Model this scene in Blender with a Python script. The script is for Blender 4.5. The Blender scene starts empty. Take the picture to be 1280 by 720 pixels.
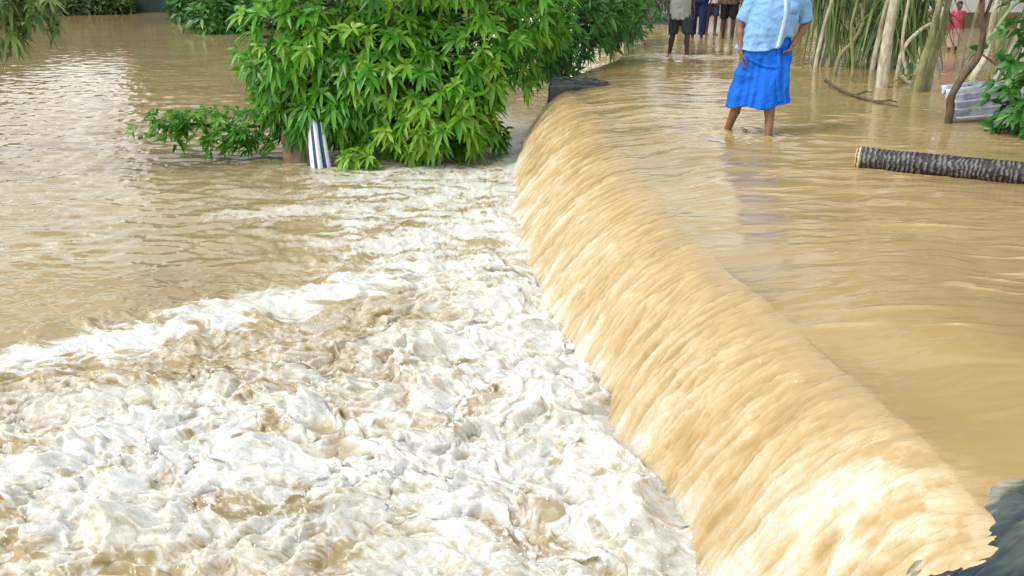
import bpy, bmesh, math, random
import numpy as np
from mathutils import Vector, Matrix, Euler
from mathutils.bvhtree import BVHTree

R = math.radians
scene = bpy.context.scene
C = scene.collection
random.seed(7)
rng = np.random.default_rng(11)

# ------------------------------------------------------------------ camera
F_PX, PITCH, CAM_H = 1108.0, R(20.1), 1.5
cam_d = bpy.data.cameras.new("camera")
cam = bpy.data.objects.new("camera", cam_d)
C.objects.link(cam)
cam.location = (0, 0, CAM_H)
cam.rotation_euler = (R(90) - PITCH, 0, 0)
cam_d.sensor_width = 36
cam_d.lens = 36 * F_PX / 1280
cam_d.clip_start = 0.05
cam_d.clip_end = 2000
scene.camera = cam

# ------------------------------------------------------------------ sky, sun, exposure
SUN_EL, SUN_AZ = R(52), R(244)          # azimuth clockwise from +y : behind the viewer, to the left
w = bpy.data.worlds.new("World")
scene.world = w
w.use_nodes = True
nt = w.node_tree
for n in list(nt.nodes):
    nt.nodes.remove(n)
sky = nt.nodes.new('ShaderNodeTexSky')
sky.sky_type = 'NISHITA'
sky.sun_disc = False
sky.sun_elevation = SUN_EL
sky.sun_rotation = SUN_AZ
sky.air_density = 2.0
sky.dust_density = 1.0
sky.ozone_density = 1.0
hs = nt.nodes.new('ShaderNodeHueSaturation')
hs.inputs['Saturation'].default_value = 0.35
bg = nt.nodes.new('ShaderNodeBackground')
bg.inputs['Strength'].default_value = 0.15
wo = nt.nodes.new('ShaderNodeOutputWorld')
nt.links.new(sky.outputs[0], hs.inputs['Color'])
nt.links.new(hs.outputs[0], bg.inputs['Color'])
nt.links.new(bg.outputs[0], wo.inputs['Surface'])
sun_d = bpy.data.lights.new("sun", 'SUN')
sun_d.energy = 1.0
sun_d.angle = R(12)
sun_d.color = (1.0, 0.96, 0.89)
sun = bpy.data.objects.new("sun", sun_d)
C.objects.link(sun)
sv = Vector((math.sin(SUN_AZ) * math.cos(SUN_EL), math.cos(SUN_AZ) * math.cos(SUN_EL), math.sin(SUN_EL)))
sun.rotation_euler = sv.to_track_quat('Z', 'Y').to_euler()
vs = scene.view_settings
vs.view_transform = 'Standard'
vs.look = 'None'
vs.exposure = 0.92
vs.gamma = 1.0
vs.use_curve_mapping = False
scene.cycles.max_bounces = 6
scene.cycles.diffuse_bounces = 3
scene.cycles.glossy_bounces = 3
scene.cycles.transmission_bounces = 4
scene.cycles.use_denoising = True

# ------------------------------------------------------------------ helpers
def ray(px, py):
    a, b = (px - 640) / F_PX, -(py - 360) / F_PX
    cp, sp = math.cos(PITCH), math.sin(PITCH)
    return Vector((a, cp + b * sp, -sp + b * cp))

def at(px, py, z=0.0):                       # where the line of sight meets the level z
    d = ray(px, py)
    return Vector((0, 0, CAM_H)) + d * ((z - CAM_H) / d.z)

def aty(px, py, Y):                          # where it meets the vertical plane y = Y
    d = ray(px, py)
    return Vector((0, 0, CAM_H)) + d * (Y / d.y)

def sm(a, b, x):
    t = np.clip((np.asarray(x, float) - a) / (b - a), 0, 1)
    return t * t * (3 - 2 * t)

_ga = np.linspace(0, 2 * np.pi, 256, endpoint=False)
_gx, _gy = np.cos(_ga), np.sin(_ga)

def _hash(ix, iy, seed):
    h = (ix.astype(np.uint32) * np.uint32(374761393) + iy.astype(np.uint32) * np.uint32(668265263) + np.uint32((seed * 2246822519) & 0xffffffff))
    h = (h ^ (h >> np.uint32(13))) * np.uint32(1274126177)
    return ((h ^ (h >> np.uint32(16))) & np.uint32(255)).astype(np.int64)

def noise(x, y, seed=0):
    x = np.asarray(x, float); y = np.asarray(y, float)
    fx, fy = np.floor(x), np.floor(y)
    ix, iy = fx.astype(np.int64), fy.astype(np.int64)
    dx, dy = x - fx, y - fy
    u = dx * dx * dx * (dx * (dx * 6 - 15) + 10)
    v = dy * dy * dy * (dy * (dy * 6 - 15) + 10)
    def g(ox, oy):
        k = _hash(ix + ox, iy + oy, seed)
        return _gx[k] * (dx - ox) + _gy[k] * (dy - oy)
    a = g(0, 0); b = g(1, 0); c = g(0, 1); d = g(1, 1)
    return 1.5 * (a + (b - a) * u + (c - a) * v + (a - b - c + d) * u * v)

def fbm(x, y, octv=4, seed=0, gain=0.5, lac=2.03):
    s = 0; a = 1.0; n = 0.0
    for k in range(octv):
        s = s + a * noise(x, y, seed + k * 17)
        n += a; a *= gain; x = x * lac + 3.7; y = y * lac - 1.3
    return s / n

def ridged(x, y, octv=4, seed=0, gain=0.55, lac=2.1):
    s = 0; a = 1.0; n = 0.0
    for k in range(octv):
        r = 1 - np.abs(noise(x, y, seed + k * 23))
        s = s + a * r * r
        n += a; a *= gain; x = x * lac + 5.1; y = y * lac + 2.9
    return s / n

def billow(x, y, octv=4, seed=0, gain=0.5, lac=2.1):
    s = 0; a = 1.0; n = 0.0
    for k in range(octv):
        s = s + a * np.sqrt(noise(x, y, seed + k * 29) ** 2 + 0.004)
        n += a; a *= gain; x = x * lac + 1.1; y = y * lac + 7.9
    return s / n

def np_mesh(name, V, Q, attrs=None, smooth=True):
    me = bpy.data.meshes.new(name)
    V = np.asarray(V, np.float32); Q = np.asarray(Q, np.int32)
    k = Q.shape[1]
    me.vertices.add(len(V)); me.vertices.foreach_set("co", V.ravel())
    me.loops.add(Q.size); me.loops.foreach_set("vertex_index", Q.ravel())
    me.polygons.add(len(Q))
    me.polygons.foreach_set("loop_start", np.arange(0, Q.size, k, dtype=np.int32))
    me.polygons.foreach_set("loop_total", np.full(len(Q), k, np.int32))
    me.polygons.foreach_set("use_smooth", np.full(len(Q), smooth, bool))
    for an, av in (attrs or {}).items():
        at_ = me.attributes.new(an, 'FLOAT', 'POINT')
        at_.data.foreach_set("value", np.asarray(av, np.float32).ravel())
    me.update(calc_edges=True)
    return me

def grid_quads(nr, nc):
    i = np.arange(nr - 1)[:, None] * nc + np.arange(nc - 1)[None, :]
    return np.stack([i, i + 1, i + nc + 1, i + nc], -1).reshape(-1, 4)

def link(name, me, mat=None, parent=None):
    o = bpy.data.objects.new(name, me)
    C.objects.link(o)
    if mat is not None:
        me.materials.append(mat)
    if parent is not None:
        o.parent = parent
    return o

def bm_obj(name, bm, mat, parent=None, smooth=False):
    me = bpy.data.meshes.new(name)
    bm.normal_update()
    bm.to_mesh(me); bm.free()
    if smooth:
        me.polygons.foreach_set("use_smooth", [True] * len(me.polygons))
    return link(name, me, mat, parent)

def thing(name, label, cat, loc=(0, 0, 0), group=None):
    o = bpy.data.objects.new(name, None)
    C.objects.link(o)
    o.location = loc
    o.empty_display_size = 0.2
    return tag(o, label, cat, group)

def tag(o, label, cat, group=None):
    o["label"] = label; o["category"] = cat
    if group:
        o["group"] = group
    return o

def kind(o, k):
    o["kind"] = k
    return o

def to_local(o, parent):                     # geometry given in world coordinates, parent is an unrotated Empty
    o.data.transform(Matrix.Translation(-Vector(parent.location)))
    return o

# ------------------------------------------------------------------ materials
def new_mat(name):
    m = bpy.data.materials.new(name)
    m.use_nodes = True
    n = m.node_tree.nodes
    return m, n, m.node_tree.links, n['Principled BSDF']

def noise_mat(name, c1, c2, scale=8.0, rough=0.7, bump=0.2, stretch=(1, 1, 1), spec=0.4, detail=6, dist=0.02):
    m, n, l, p = new_mat(name)
    tc = n.new('ShaderNodeTexCoord'); mp = n.new('ShaderNodeMapping')
    mp.inputs['Scale'].default_value = stretch
    nz = n.new('ShaderNodeTexNoise')
    nz.inputs['Scale'].default_value = scale; nz.inputs['Detail'].default_value = detail
    cr = n.new('ShaderNodeValToRGB')
    cr.color_ramp.elements[0].position = 0.32; cr.color_ramp.elements[0].color = (*c1, 1)
    cr.color_ramp.elements[1].position = 0.68; cr.color_ramp.elements[1].color = (*c2, 1)
    l.new(tc.outputs['Object'], mp.inputs[0]); l.new(mp.outputs[0], nz.inputs['Vector'])
    l.new(nz.outputs[0], cr.inputs[0]); l.new(cr.outputs[0], p.inputs['Base Color'])
    bp = n.new('ShaderNodeBump'); bp.inputs['Strength'].default_value = bump; bp.inputs['Distance'].default_value = dist
    l.new(nz.outputs[0], bp.inputs['Height']); l.new(bp.outputs[0], p.inputs['Normal'])
    p.inputs['Roughness'].default_value = rough
    p.inputs['Specular IOR Level'].default_value = spec
    return m

def leaf_mat(name, c_lo, c_mid, c_hi, transl=0.3, rough=0.35):
    m, n, l, p = new_mat(name)
    a = n.new('ShaderNodeAttribute'); a.attribute_name = 'tint'
    cr = n.new('ShaderNodeValToRGB')
    e = cr.color_ramp.elements
    e[0].position = 0.0; e[0].color = (*c_lo, 1)
    e[1].position = 1.0; e[1].color = (*c_hi, 1)
    k = e.new(0.5); k.color = (*c_mid, 1)
    l.new(a.outputs['Fac'], cr.inputs[0]); l.new(cr.outputs[0], p.inputs['Base Color'])
    p.inputs['Roughness'].default_value = rough
    p.inputs['Specular IOR Level'].default_value = 0.5
    tr = n.new('ShaderNodeBsdfTranslucent')
    l.new(cr.outputs[0], tr.inputs['Color'])
    mx = n.new('ShaderNodeMixShader'); mx.inputs[0].default_value = transl
    l.new(p.outputs[0], mx.inputs[1]); l.new(tr.outputs[0], mx.inputs[2])
    l.new(mx.outputs[0], n['Material Output'].inputs['Surface'])
    return m

def water_mat(name, ripple_scale, ripple_stretch, bump, brown, tan, cream, white, fine=28.0, sss=0.0, r_lo=0.07, r_hi=0.55):
    m, n, l, p = new_mat(name)
    tc = n.new('ShaderNodeTexCoord')
    at_ = n.new('ShaderNodeAttribute'); at_.attribute_name = 'foam'
    mp = n.new('ShaderNodeMapping'); mp.inputs['Scale'].default_value = ripple_stretch
    l.new(tc.outputs['Object'], mp.inputs[0])
    nz = n.new('ShaderNodeTexNoise')
    nz.inputs['Scale'].default_value = fine; nz.inputs['Detail'].default_value = 5; nz.inputs['Distortion'].default_value = 1.2
    l.new(mp.outputs[0], nz.inputs['Vector'])
    # fine break-up of the foam, strongest where the foam is thin
    ma = n.new('ShaderNodeMath'); ma.operation = 'SUBTRACT'; ma.inputs[1].default_value = 0.5
    l.new(nz.outputs[0], ma.inputs[0])
    mb = n.new('ShaderNodeMath'); mb.operation = 'MULTIPLY'; mb.inputs[1].default_value = 0.55
    l.new(ma.outputs[0], mb.inputs[0])
    pk = n.new('ShaderNodeMath'); pk.operation = 'PINGPONG'; pk.inputs[1].default_value = 0.5
    l.new(at_.outputs['Fac'], pk.inputs[0])
    mc = n.new('ShaderNodeMath'); mc.operation = 'MULTIPLY'
    l.new(mb.outputs[0], mc.inputs[0])
    pk2 = n.new('ShaderNodeMath'); pk2.operation = 'MULTIPLY_ADD'; pk2.inputs[1].default_value = 1.6; pk2.inputs[2].default_value = 0.08
    l.new(pk.outputs[0], pk2.inputs[0]); l.new(pk2.outputs[0], mc.inputs[1])
    md = n.new('ShaderNodeMath'); md.operation = 'ADD'; md.use_clamp = True
    l.new(at_.outputs['Fac'], md.inputs[0]); l.new(mc.outputs[0], md.inputs[1])
    # slow drift of silt colour
    nz2 = n.new('ShaderNodeTexNoise'); nz2.inputs['Scale'].default_value = 0.9; nz2.inputs['Detail'].default_value = 3
    l.new(tc.outputs['Object'], nz2.inputs['Vector'])
    silt = n.new('ShaderNodeValToRGB')
    silt.color_ramp.elements[0].position = 0.3; silt.color_ramp.elements[0].color = (*[c * 0.85 for c in brown], 1)
    silt.color_ramp.elements[1].position = 0.7; silt.color_ramp.elements[1].color = (*[c * 1.12 for c in brown], 1)
    l.new(nz2.outputs[0], silt.inputs[0])
    cr = n.new('ShaderNodeValToRGB')
    e = cr.color_ramp.elements
    e[0].position = 0.30; e[0].color = (*tan, 1)
    e[1].position = 0.95; e[1].color = (*white, 1)
    k = e.new(0.62); k.color = (*cream, 1)
    l.new(md.outputs[0], cr.inputs[0])
    mr = n.new('ShaderNodeMapRange'); mr.inputs['From Min'].default_value = 0.05; mr.inputs['From Max'].default_value = 0.32
    l.new(md.outputs[0], mr.inputs['Value'])
    mx = n.new('ShaderNodeMix'); mx.data_type = 'RGBA'
    l.new(mr.outputs[0], mx.inputs['Factor']); l.new(silt.outputs[0], mx.inputs['A']); l.new(cr.outputs[0], mx.inputs['B'])
    l.new(mx.outputs['Result'], p.inputs['Base Color'])
    rr = n.new('ShaderNodeMapRange'); rr.inputs['From Min'].default_value = 0.1; rr.inputs['From Max'].default_value = 0.8
    rr.inputs['To Min'].default_value = r_lo; rr.inputs['To Max'].default_value = r_hi
    l.new(md.outputs[0], rr.inputs['Value']); l.new(rr.outputs[0], p.inputs['Roughness'])
    p.inputs['IOR'].default_value = 1.35
    if sss:
        ss = n.new('ShaderNodeMapRange'); ss.inputs['From Min'].default_value = 0.25; ss.inputs['From Max'].default_value = 0.8; ss.inputs['To Max'].default_value = sss
        l.new(md.outputs[0], ss.inputs['Value']); l.new(ss.outputs[0], p.inputs['Subsurface Weight'])
        p.inputs['Subsurface Radius'].default_value = (1.0, 0.85, 0.6); p.inputs['Subsurface Scale'].default_value = 0.04
    nz3 = n.new('ShaderNodeTexNoise'); nz3.inputs['Scale'].default_value = ripple_scale; nz3.inputs['Detail'].default_value = 4
    nz3.inputs['Distortion'].default_value = 0.6
    l.new(mp.outputs[0], nz3.inputs['Vector'])
    bp = n.new('ShaderNodeBump'); bp.inputs['Strength'].default_value = bump; bp.inputs['Distance'].default_value = 0.02
    l.new(nz3.outputs[0], bp.inputs['Height'])
    bp2 = n.new('ShaderNodeBump'); bp2.inputs['Distance'].default_value = 0.012
    l.new(at_.outputs['Fac'], bp2.inputs['Strength'])
    l.new(nz.outputs[0], bp2.inputs['Height']); l.new(bp.outputs[0], bp2.inputs['Normal'])
    l.new(bp2.outputs[0], p.inputs['Normal'])
    return m

BROWN = (0.34, 0.235, 0.100)
M = {}
M['road_water'] = water_mat('silty_road_water', 5.0, (0.8, 2.6, 1.0), 0.10, BROWN, (0.46, 0.325, 0.155), (0.56, 0.45, 0.28), (0.62, 0.58, 0.49), fine=22, r_lo=0.10, r_hi=0.34)
M['pool_water'] = water_mat('silty_pool_water', 4.0, (1.0, 1.6, 1.0), 0.12, (0.32, 0.235, 0.115), (0.38, 0.31, 0.19), (0.50, 0.45, 0.35), (0.64, 0.63, 0.585), fine=26, sss=0.75)
M['spray'] = noise_mat('spray_foam', (0.84, 0.80, 0.70), (0.9, 0.88, 0.84), 20, 0.4, 0.1)
M['ground'] = noise_mat('mud_ground', (0.13, 0.10, 0.05), (0.22, 0.18, 0.09), 1.5, 0.9, 0.4)
M['asphalt'] = noise_mat('wet_asphalt', (0.025, 0.028, 0.03), (0.07, 0.07, 0.068), 18, 0.35, 0.5)
M['slab'] = noise_mat('wet_slab', (0.022, 0.030, 0.040), (0.075, 0.085, 0.080), 5, 0.10, 0.5, stretch=(1, 3, 1), spec=0.6, dist=0.03)
M['bark_pale'] = noise_mat('pale_bark', (0.26, 0.23, 0.15), (0.60, 0.56, 0.43), 6, 0.85, 0.7, stretch=(3, 3, 1.2))
M['bark_olive'] = noise_mat('olive_bark', (0.12, 0.12, 0.05), (0.30, 0.29, 0.14), 6, 0.85, 0.7, stretch=(3, 3, 1.2))
M['bark_dark'] = noise_mat('dark_bark', (0.05, 0.035, 0.02), (0.14, 0.10, 0.06), 7, 0.85, 0.8, stretch=(3, 3, 1))
M['leaf_main'] = leaf_mat('bright_leaf', (0.035, 0.16, 0.012), (0.10, 0.34, 0.018), (0.31, 0.52, 0.05), 0.48, 0.34)
M['leaf_dark'] = leaf_mat('dark_leaf', (0.018, 0.085, 0.012), (0.045, 0.18, 0.025), (0.12, 0.29, 0.06), 0.32, 0.38)
M['leaf_olive'] = leaf_mat('olive_leaf', (0.05, 0.10, 0.022), (0.12, 0.20, 0.045), (0.30, 0.37, 0.13), 0.35, 0.5)
M['leaf_pale'] = leaf_mat('pale_leaf', (0.06, 0.14, 0.04), (0.13, 0.25, 0.08), (0.32, 0.42, 0.2), 0.3, 0.4)

# ------------------------------------------------------------------ the lie of the land
def smooth_curve(ys, xs):
    yy = np.linspace(-2, 80, 4101)
    v = np.interp(yy, ys, xs)
    k = np.exp(-0.5 * (np.arange(-60, 61) / 22.0) ** 2); k /= k.sum()
    v = np.convolve(np.pad(v, 60, mode='edge'), k, 'valid')
    return lambda y: np.interp(y, yy, v)

EDGE = smooth_curve([-2, 0.8, 1.6, 2.3, 2.8, 3.4, 4.2, 5.8, 8.6, 11.0, 12.2, 13.5, 15.5, 17, 22, 40, 80],
                    [1.75, 1.6, 1.48, 1.40, 1.36, 1.27, 1.00, 0.88, 0.84, 0.74, 0.68, 0.95, 1.8, 2.1, 2.6, 3.6, 6])
FOOT = smooth_curve([-2, 1.0, 2.0, 2.8, 3.2, 4.2, 5.3, 6.2, 8.0, 9.5, 11, 12.3, 13.5, 16, 22, 40, 80],
                    [1.30, 1.10, 0.98, 0.88, 0.79, 0.58, 0.40, 0.24, 0.08, 0.05, 0.10, 0.28, 0.5, 1.4, 2.2, 3.2, 5.6])
POOL_Z = -0.9
FALL_END = 12.25

# ground: one sheet to the horizon
def ground_h(x, y):
    h = np.full_like(x, -1.9)
    right = sm(5.0, 7.0, x - EDGE(np.clip(y, -2, 80)))
    h = np.where(right > 0, -1.9 + right * 1.55, h)
    far = sm(20, 27, y) * sm(1.0, 4.0, x - 0.02 * y)
    h = h + (0.10 - h) * far
    h = h + (0.14 - h) * sm(15.5, 18.5, y) * sm(5.5, 7, x)
    bank = sm(47, 53, y + 0.03 * x) * (1 - sm(-2, 5, x))
    h = h + (0.1 - h) * bank
    h = h + (0.2 - h) * sm(80, 130, np.abs(x) + y * 0.3)
    h = h + 0.05 * fbm(x * 0.7, y * 0.7, 3, 91)
    return h
gx = np.concatenate([-np.geomspace(700, 30, 24), np.arange(-28, 28.1, 0.5), np.geomspace(30, 700, 24)])
gy = np.concatenate([-np.geomspace(400, 10, 16), np.arange(-9, 62, 0.5), np.geomspace(63, 900, 26)])
GX, GY = np.meshgrid(gx, gy)
GZ = ground_h(GX, GY)
kind(link('ground', np_mesh('ground', np.stack([GX, GY, GZ], -1).reshape(-1, 3), grid_quads(len(gy), len(gx))), M['ground']), 'structure')

# road: a raised slab carrying the upper water
ry = np.concatenate([np.arange(-2, 26, 0.25), np.arange(26, 61, 1.0)])
ring = []
for y in ry:
    e = float(EDGE(y)); top = -0.17 if y < 20 else -0.17 + 0.29 * min(1, (y - 20) / 7)
    j = 0.03 * math.sin(y * 3.1) + 0.02 * math.sin(y * 7.7)
    ring.append([(e + 0.24 + j, y, -2.2), (e + 0.20 + j, y, top - 0.08), (e + 0.30 + j, y, top - .02), (e + 2.0, y, top + 0.02), (e + 4.2, y, top), (e + 5.6, y, -2.2)])
RV = np.array(ring)
kind(link('road', np_mesh('road', RV.reshape(-1, 3), grid_quads(len(ry), 6), smooth=False), M['asphalt']), 'structure')

# ------------------------------------------------------------------ upper water and the cascade (one continuous sheet)
rows = np.concatenate([np.linspace(0.5, 2.0, 60), np.linspace(2.02, 7.0, 420), np.linspace(7.02, 14, 330), np.linspace(14.05, 30, 230)])
NS = 170
s_f = np.linspace(1.0, 0.0, NS)                                   # 1 at the foot, 0 at the lip
xr = np.concatenate([np.linspace(0.012, 2.6, 230), np.linspace(2.62, 7.0, 170), np.linspace(7.1, 16, 60), np.geomspace(16.5, 60, 14)])
Y = np.repeat(rows[:, None], NS + len(xr), 1)
S = np.repeat(np.concatenate([s_f, -xr])[None, :], len(rows), 0)
E = EDGE(Y) + (0.04 + 0.12 * sm(2.2, 4.2, Y)) * (1 - sm(9, 12, Y)); W = (E - FOOT(Y)) + 0.10
fall = S > 0
sf = np.clip(S, 0, 1)
H = -POOL_Z + 0.05
X = np.where(fall, E - W * sf, E - S)
Z = np.where(fall, -H * (0.07 * sf + 0.93 * sf ** 2.0), 0.0)
dxd = np.clip(-S, 0, None)
# the sheet sags a little before the lip
lead = np.exp(-(dxd / 0.42) ** 2)
Z = np.where(fall, Z - 0.06, -0.06 * lead)
YY = Y + 0.30 * W * sf ** 1.3                                       # strands run a little up the road as they fall
# where the fall has ended the sheet just dips under itself
# --- displacement of the fall : strands
acr = Y - 0.22 * np.clip(-S, 0, 3)                                # strands bend a little as they cross the lip
al = np.where(fall, S, S * 1.25)
near = al > -1.6
wv = 0.06 * fbm(acr * 2.5, al * 0.9, 3, 5) + 0.010 * fbm(acr * 7, al * 5, 2, 6)
lob = fbm((acr + wv) * 1.5, al * 0.7, 2, 21)
st1 = ridged((acr + wv) * 6.5, al * 0.9 + 0.3 * acr, 3, 33)
st2 = ridged((acr + wv * 1.5) * 16, al * 2.0, 3, 47)
st3 = fbm((acr + 2 * wv) * 44, al * 4.2, 3, 58)
st4 = fbm((acr + 2 * wv) * 8, al * 6.0, 4, 59)
env = sm(-0.30, 0.75, al)
mod = 0.45 + 1.0 * sm(-0.35, 0.4, fbm(acr * 1.3, al * 1.6 + acr, 3, 57))
sig = sm(-0.10, 0.45, sf) * (sf > 0)
disp = env * (0.060 * lob + 0.046 * (st1 - 0.5) + 0.040 * mod * (st2 - 0.5) + 0.013 * mod * st3 + 0.016 * st4)
nlen = sm(-0.1, 0.7, al)
nzx, nzz = -0.75 * nlen, 1.0 - 0.34 * nlen
# --- ripples of the sheet on the road : long across the road
rx, ryy = X - 0.12 * Y, Y
warp = 0.25 * fbm(rx * 0.9, ryy * 0.9, 3, 61)
rip = 0.55 * fbm(rx * 0.75, (ryy + warp) * 3.0, 3, 63) + 0.45 * fbm(rx * 1.6, (ryy + warp) * 7.0, 3, 67)
calm = fbm(rx * 0.35, ryy * 0.45, 2, 71)
ripA = (0.013 + 0.016 * sm(-0.1, 0.5, calm) + 0.018 * np.exp(-((X - 1.9) / 1.3) ** 2 - ((Y - 7.6) / 3.6) ** 2)) * (0.35 + 0.65 * sm(0, 4.0, 5.0 - dxd)) * (0.55 + 0.45 * sm(4.0, 7.0, Y)) * (1 - 0.75 * sm(7, 12, X))
fine = 0.0050 * fbm(rx * 3.5, ryy * 16, 3, 73) * sm(0.0, 0.35, fbm(rx * 0.6, ryy * 1.1, 2, 76) + 0.1)
flat = (1 - sig)
zr = rip * ripA + fine
# big smooth bulges near the lip where the water speeds up
zr = zr + 0.022 * lead ** 0.5 * fbm(Y * 1.4, X * 0.8, 2, 79) * np.exp(-(dxd / 0.8) ** 2)
lipz = np.exp(-(dxd / 0.45) ** 2) * (~fall)
foam = np.zeros_like(Z)
# riffle over something in the road further off
def gauss(cx, cy, sx, sy, rot=0.0):
    c, s_ = math.cos(rot), math.sin(rot)
    a = (X - cx) * c + (Y - cy) * s_; b = -(X - cx) * s_ + (Y - cy) * c
    return np.exp(-(a / sx) ** 2 - (b / sy) ** 2)
rif = gauss(3.0, 15.6, 1.1, 0.35, -0.2) + 0.8 * gauss(2.0, 16.2, 0.7, 0.3)
zr += rif * 0.05 * (0.3 + fbm(X * 4, Y * 6, 3, 81))
foam += rif * sm(0.35, 0.7, ridged(X * 2.2, Y * 7, 3, 83)) * 0.95
# broad glassy swells just above the lip
zr += 0.045 * fbm((Y + 0.2 * X) * 1.25, X * 0.9, 2, 84) * np.exp(-(dxd / 1.5) ** 2) * (1 - sm(3.2, 4.6, Y))
# wakes at the walker's shins
for (fx, fy) in ((2.06, 8.52), (2.35, 8.11)):
    r2 = np.hypot(X - fx, (Y - fy) * 1.0)
    zr += 0.012 * np.exp(-r2 / 0.16) * np.cos(r2 * 42)
wk = gauss(1.92, 8.42, 0.22, 0.07, 0.1) + 0.5 * gauss(2.0, 8.25, 0.4, 0.05, -0.1) + 0.5 * gauss(2.36, 8.1, 0.28, 0.05)
zr += 0.025 * wk * (0.6 + fbm(X * 9, Y * 14, 3, 85))
foam += wk * sm(-0.25, 0.2, fbm(X * 7, Y * 16, 3, 87)) * 0.9
# pale crests scattered over the road water
crest = sm(0.70, 0.86, ridged(rx * 0.8, (ryy + warp) * 3.4, 3, 63)) * sm(0.05, 0.4, fbm(rx * 0.45, ryy * 0.6, 2, 89))
foam += 0.34 * crest * flat
zr += 0.006 * crest
bx = X - 0.5 * np.exp(-(dxd / 0.9) ** 2)
strk = sm(0.74, 0.90, ridged(bx * 0.9 - 0.25 * Y, (ryy + warp * 1.3) * 8.5 + 0.5 * X, 3, 102)) * sm(-0.15, 0.30, fbm(bx * 0.7, ryy * 0.8, 3, 104))
foam += 0.30 * strk * (0.4 + 0.6 * sm(1.0, 3.5, dxd) + 0.6 * (Y > 6)) * (1 - sm(10, 13, X))
zr += 0.005 * strk
for cx, cy, ax, ay in ((1.75, 3.85, 0.30, 0.025), (1.55, 3.72, 0.24, 0.03), (1.95, 3.62, 0.16, 0.02), (1.35, 5.3, 0.3, 0.03), (2.5, 5.2, 0.4, 0.03), (1.5, 9.4, 0.5, 0.06), (1.3, 10.3, 0.5, 0.05)):
    b = gauss(cx, cy, ax, ay, -0.12)
    foam += 0.40 * b * (0.6 + fbm(X * 6, Y * 30, 3, 93)); zr += 0.008 * b
# aerated strands on the fall, whitest at the near end and at the foot
air = 0.32 + 0.34 * (st1 - 0.45) + 0.55 * mod * (st2 - 0.5) + 0.45 * st3 + 0.25 * st4 + 0.18 * lob
nearw = 1 - sm(2.1, 3.3, Y - 0.35 * (1 - sf))
ffoam = env * (air + 0.10 * nearw * (0.2 + 1.3 * st1)) + 0.60 * sm(0.80, 1.02, sf + 0.32 * fbm(acr * 4.5, sf * 2, 4, 95))
foam = np.where(fall, np.clip(np.maximum(ffoam, foam * (1 - sf)), 0, 0.97), foam + env * air * 0.9)
# broken water round the near slab
nb = gauss(1.20, 2.45, 0.24, 0.34, 0.5)
foam = np.clip(foam + 0.55 * nb * sm(0.35, 0.65, ridged(X * 5, Y * 6, 4, 97)), 0, 1)
X = X + disp * nzx
Z = Z + disp * nzz + zr * np.where(fall, 1 - sig, 1.0)
Yf = np.where(fall, YY, Y)
# beyond the end of the cascade the falling part is tucked against the road edge
end = sm(FALL_END - 0.15, FALL_END + 0.25, Y + 0.12 * fbm(sf * 3, Y * 0.5, 2, 99)) * fall
X = X + end * (E + 0.12 - X) * sm(0, 0.15, sf)
Z = Z - end * 0.25 * sm(0, 0.1, sf)
V = np.stack([X, Yf, Z], -1).reshape(-1, 3)
kind(link('road_water', np_mesh('road_water', V, grid_quads(len(rows), S.shape[1]), {'foam': foam}), M['road_water']), 'structure')

# ------------------------------------------------------------------ lower water : the churning pool and the drowned fields
rows = np.concatenate([np.linspace(0.8, 2.4, 60), np.linspace(2.41, 7.0, 520), np.geomspace(7.01, 56, 430)])
NCOL = 760
u = np.linspace(0, 1, NCOL)
Y = np.repeat(rows[:, None], NCOL, 1)
wid = 3.2 + 0.82 * Y
U = np.repeat(u[None, :], len(rows), 0)
X = (EDGE(Y) - 0.05) - wid * U
d = FOOT(Y) - X                                                    # distance out from the foot of the fall
# bend the plane a little first, so that foam lines curl
def swirl(x, y, a1, a2, seed):
    x1 = x + a1 * fbm(x * 0.9, y * 0.9, 2, seed); y1 = y + a1 * fbm(x * 0.9 + 9, y * 0.9 + 4, 2, seed + 1)
    x2 = x1 + a2 * fbm(x1 * 3.7, y1 * 3.7, 3, seed + 2); y2 = y1 + a2 * fbm(x1 * 3.7 + 5, y1 * 3.7 + 8, 3, seed + 3)
    return x2, y2
wx, wy = swirl(X, Y, 0.26, 0.12, 201)
# turbulence strength
act = np.exp(-(np.clip(d, 0, None) / 1.35) ** 2) * (1 - 0.75 * sm(5.8, 8.5, Y))
left = np.exp(-((X + 2.0) / 2.0) ** 2 - ((Y - 4.0) / 1.75) ** 2)
turb = np.clip(act + 0.85 * left + 0.22 * np.exp(-((Y - 8) / 3.5) ** 2 - ((X + 1) / 1.8) ** 2), 0, 1)
big = fbm(wx * 1.5, wy * 1.9, 2, 211)
bil = billow(wx * 2.6, wy * 3.6, 3, 215, gain=0.42)
rid = ridged(wx * 4.6, wy * 6.4, 4, 221)
mic = billow(wx * 8.5, wy * 12, 3, 227, gain=0.42)
patch = sm(-0.25, 0.35, fbm(wx * 1.1, wy * 1.5, 2, 229))
mic2 = ridged(wx * 18, wy * 22, 3, 233)
hgt = turb * (0.10 * big + 0.18 * (bil - 0.28) + (0.03 + 0.04 * patch) * (rid - 0.5) + (0.03 + 0.05 * patch) * (mic - 0.25) + 0.012 * (mic2 - 0.5))
hgt += 0.13 * np.exp(-((d - 0.14 - 0.22 * fbm(X * 2.6, Y * 2.6, 3, 236)) / 0.24) ** 2) * (1 - 0.7 * sm(5, 8, Y)) * (0.7 + 0.8 * fbm(X * 2.2, Y * 2.2, 2, 235))
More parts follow.
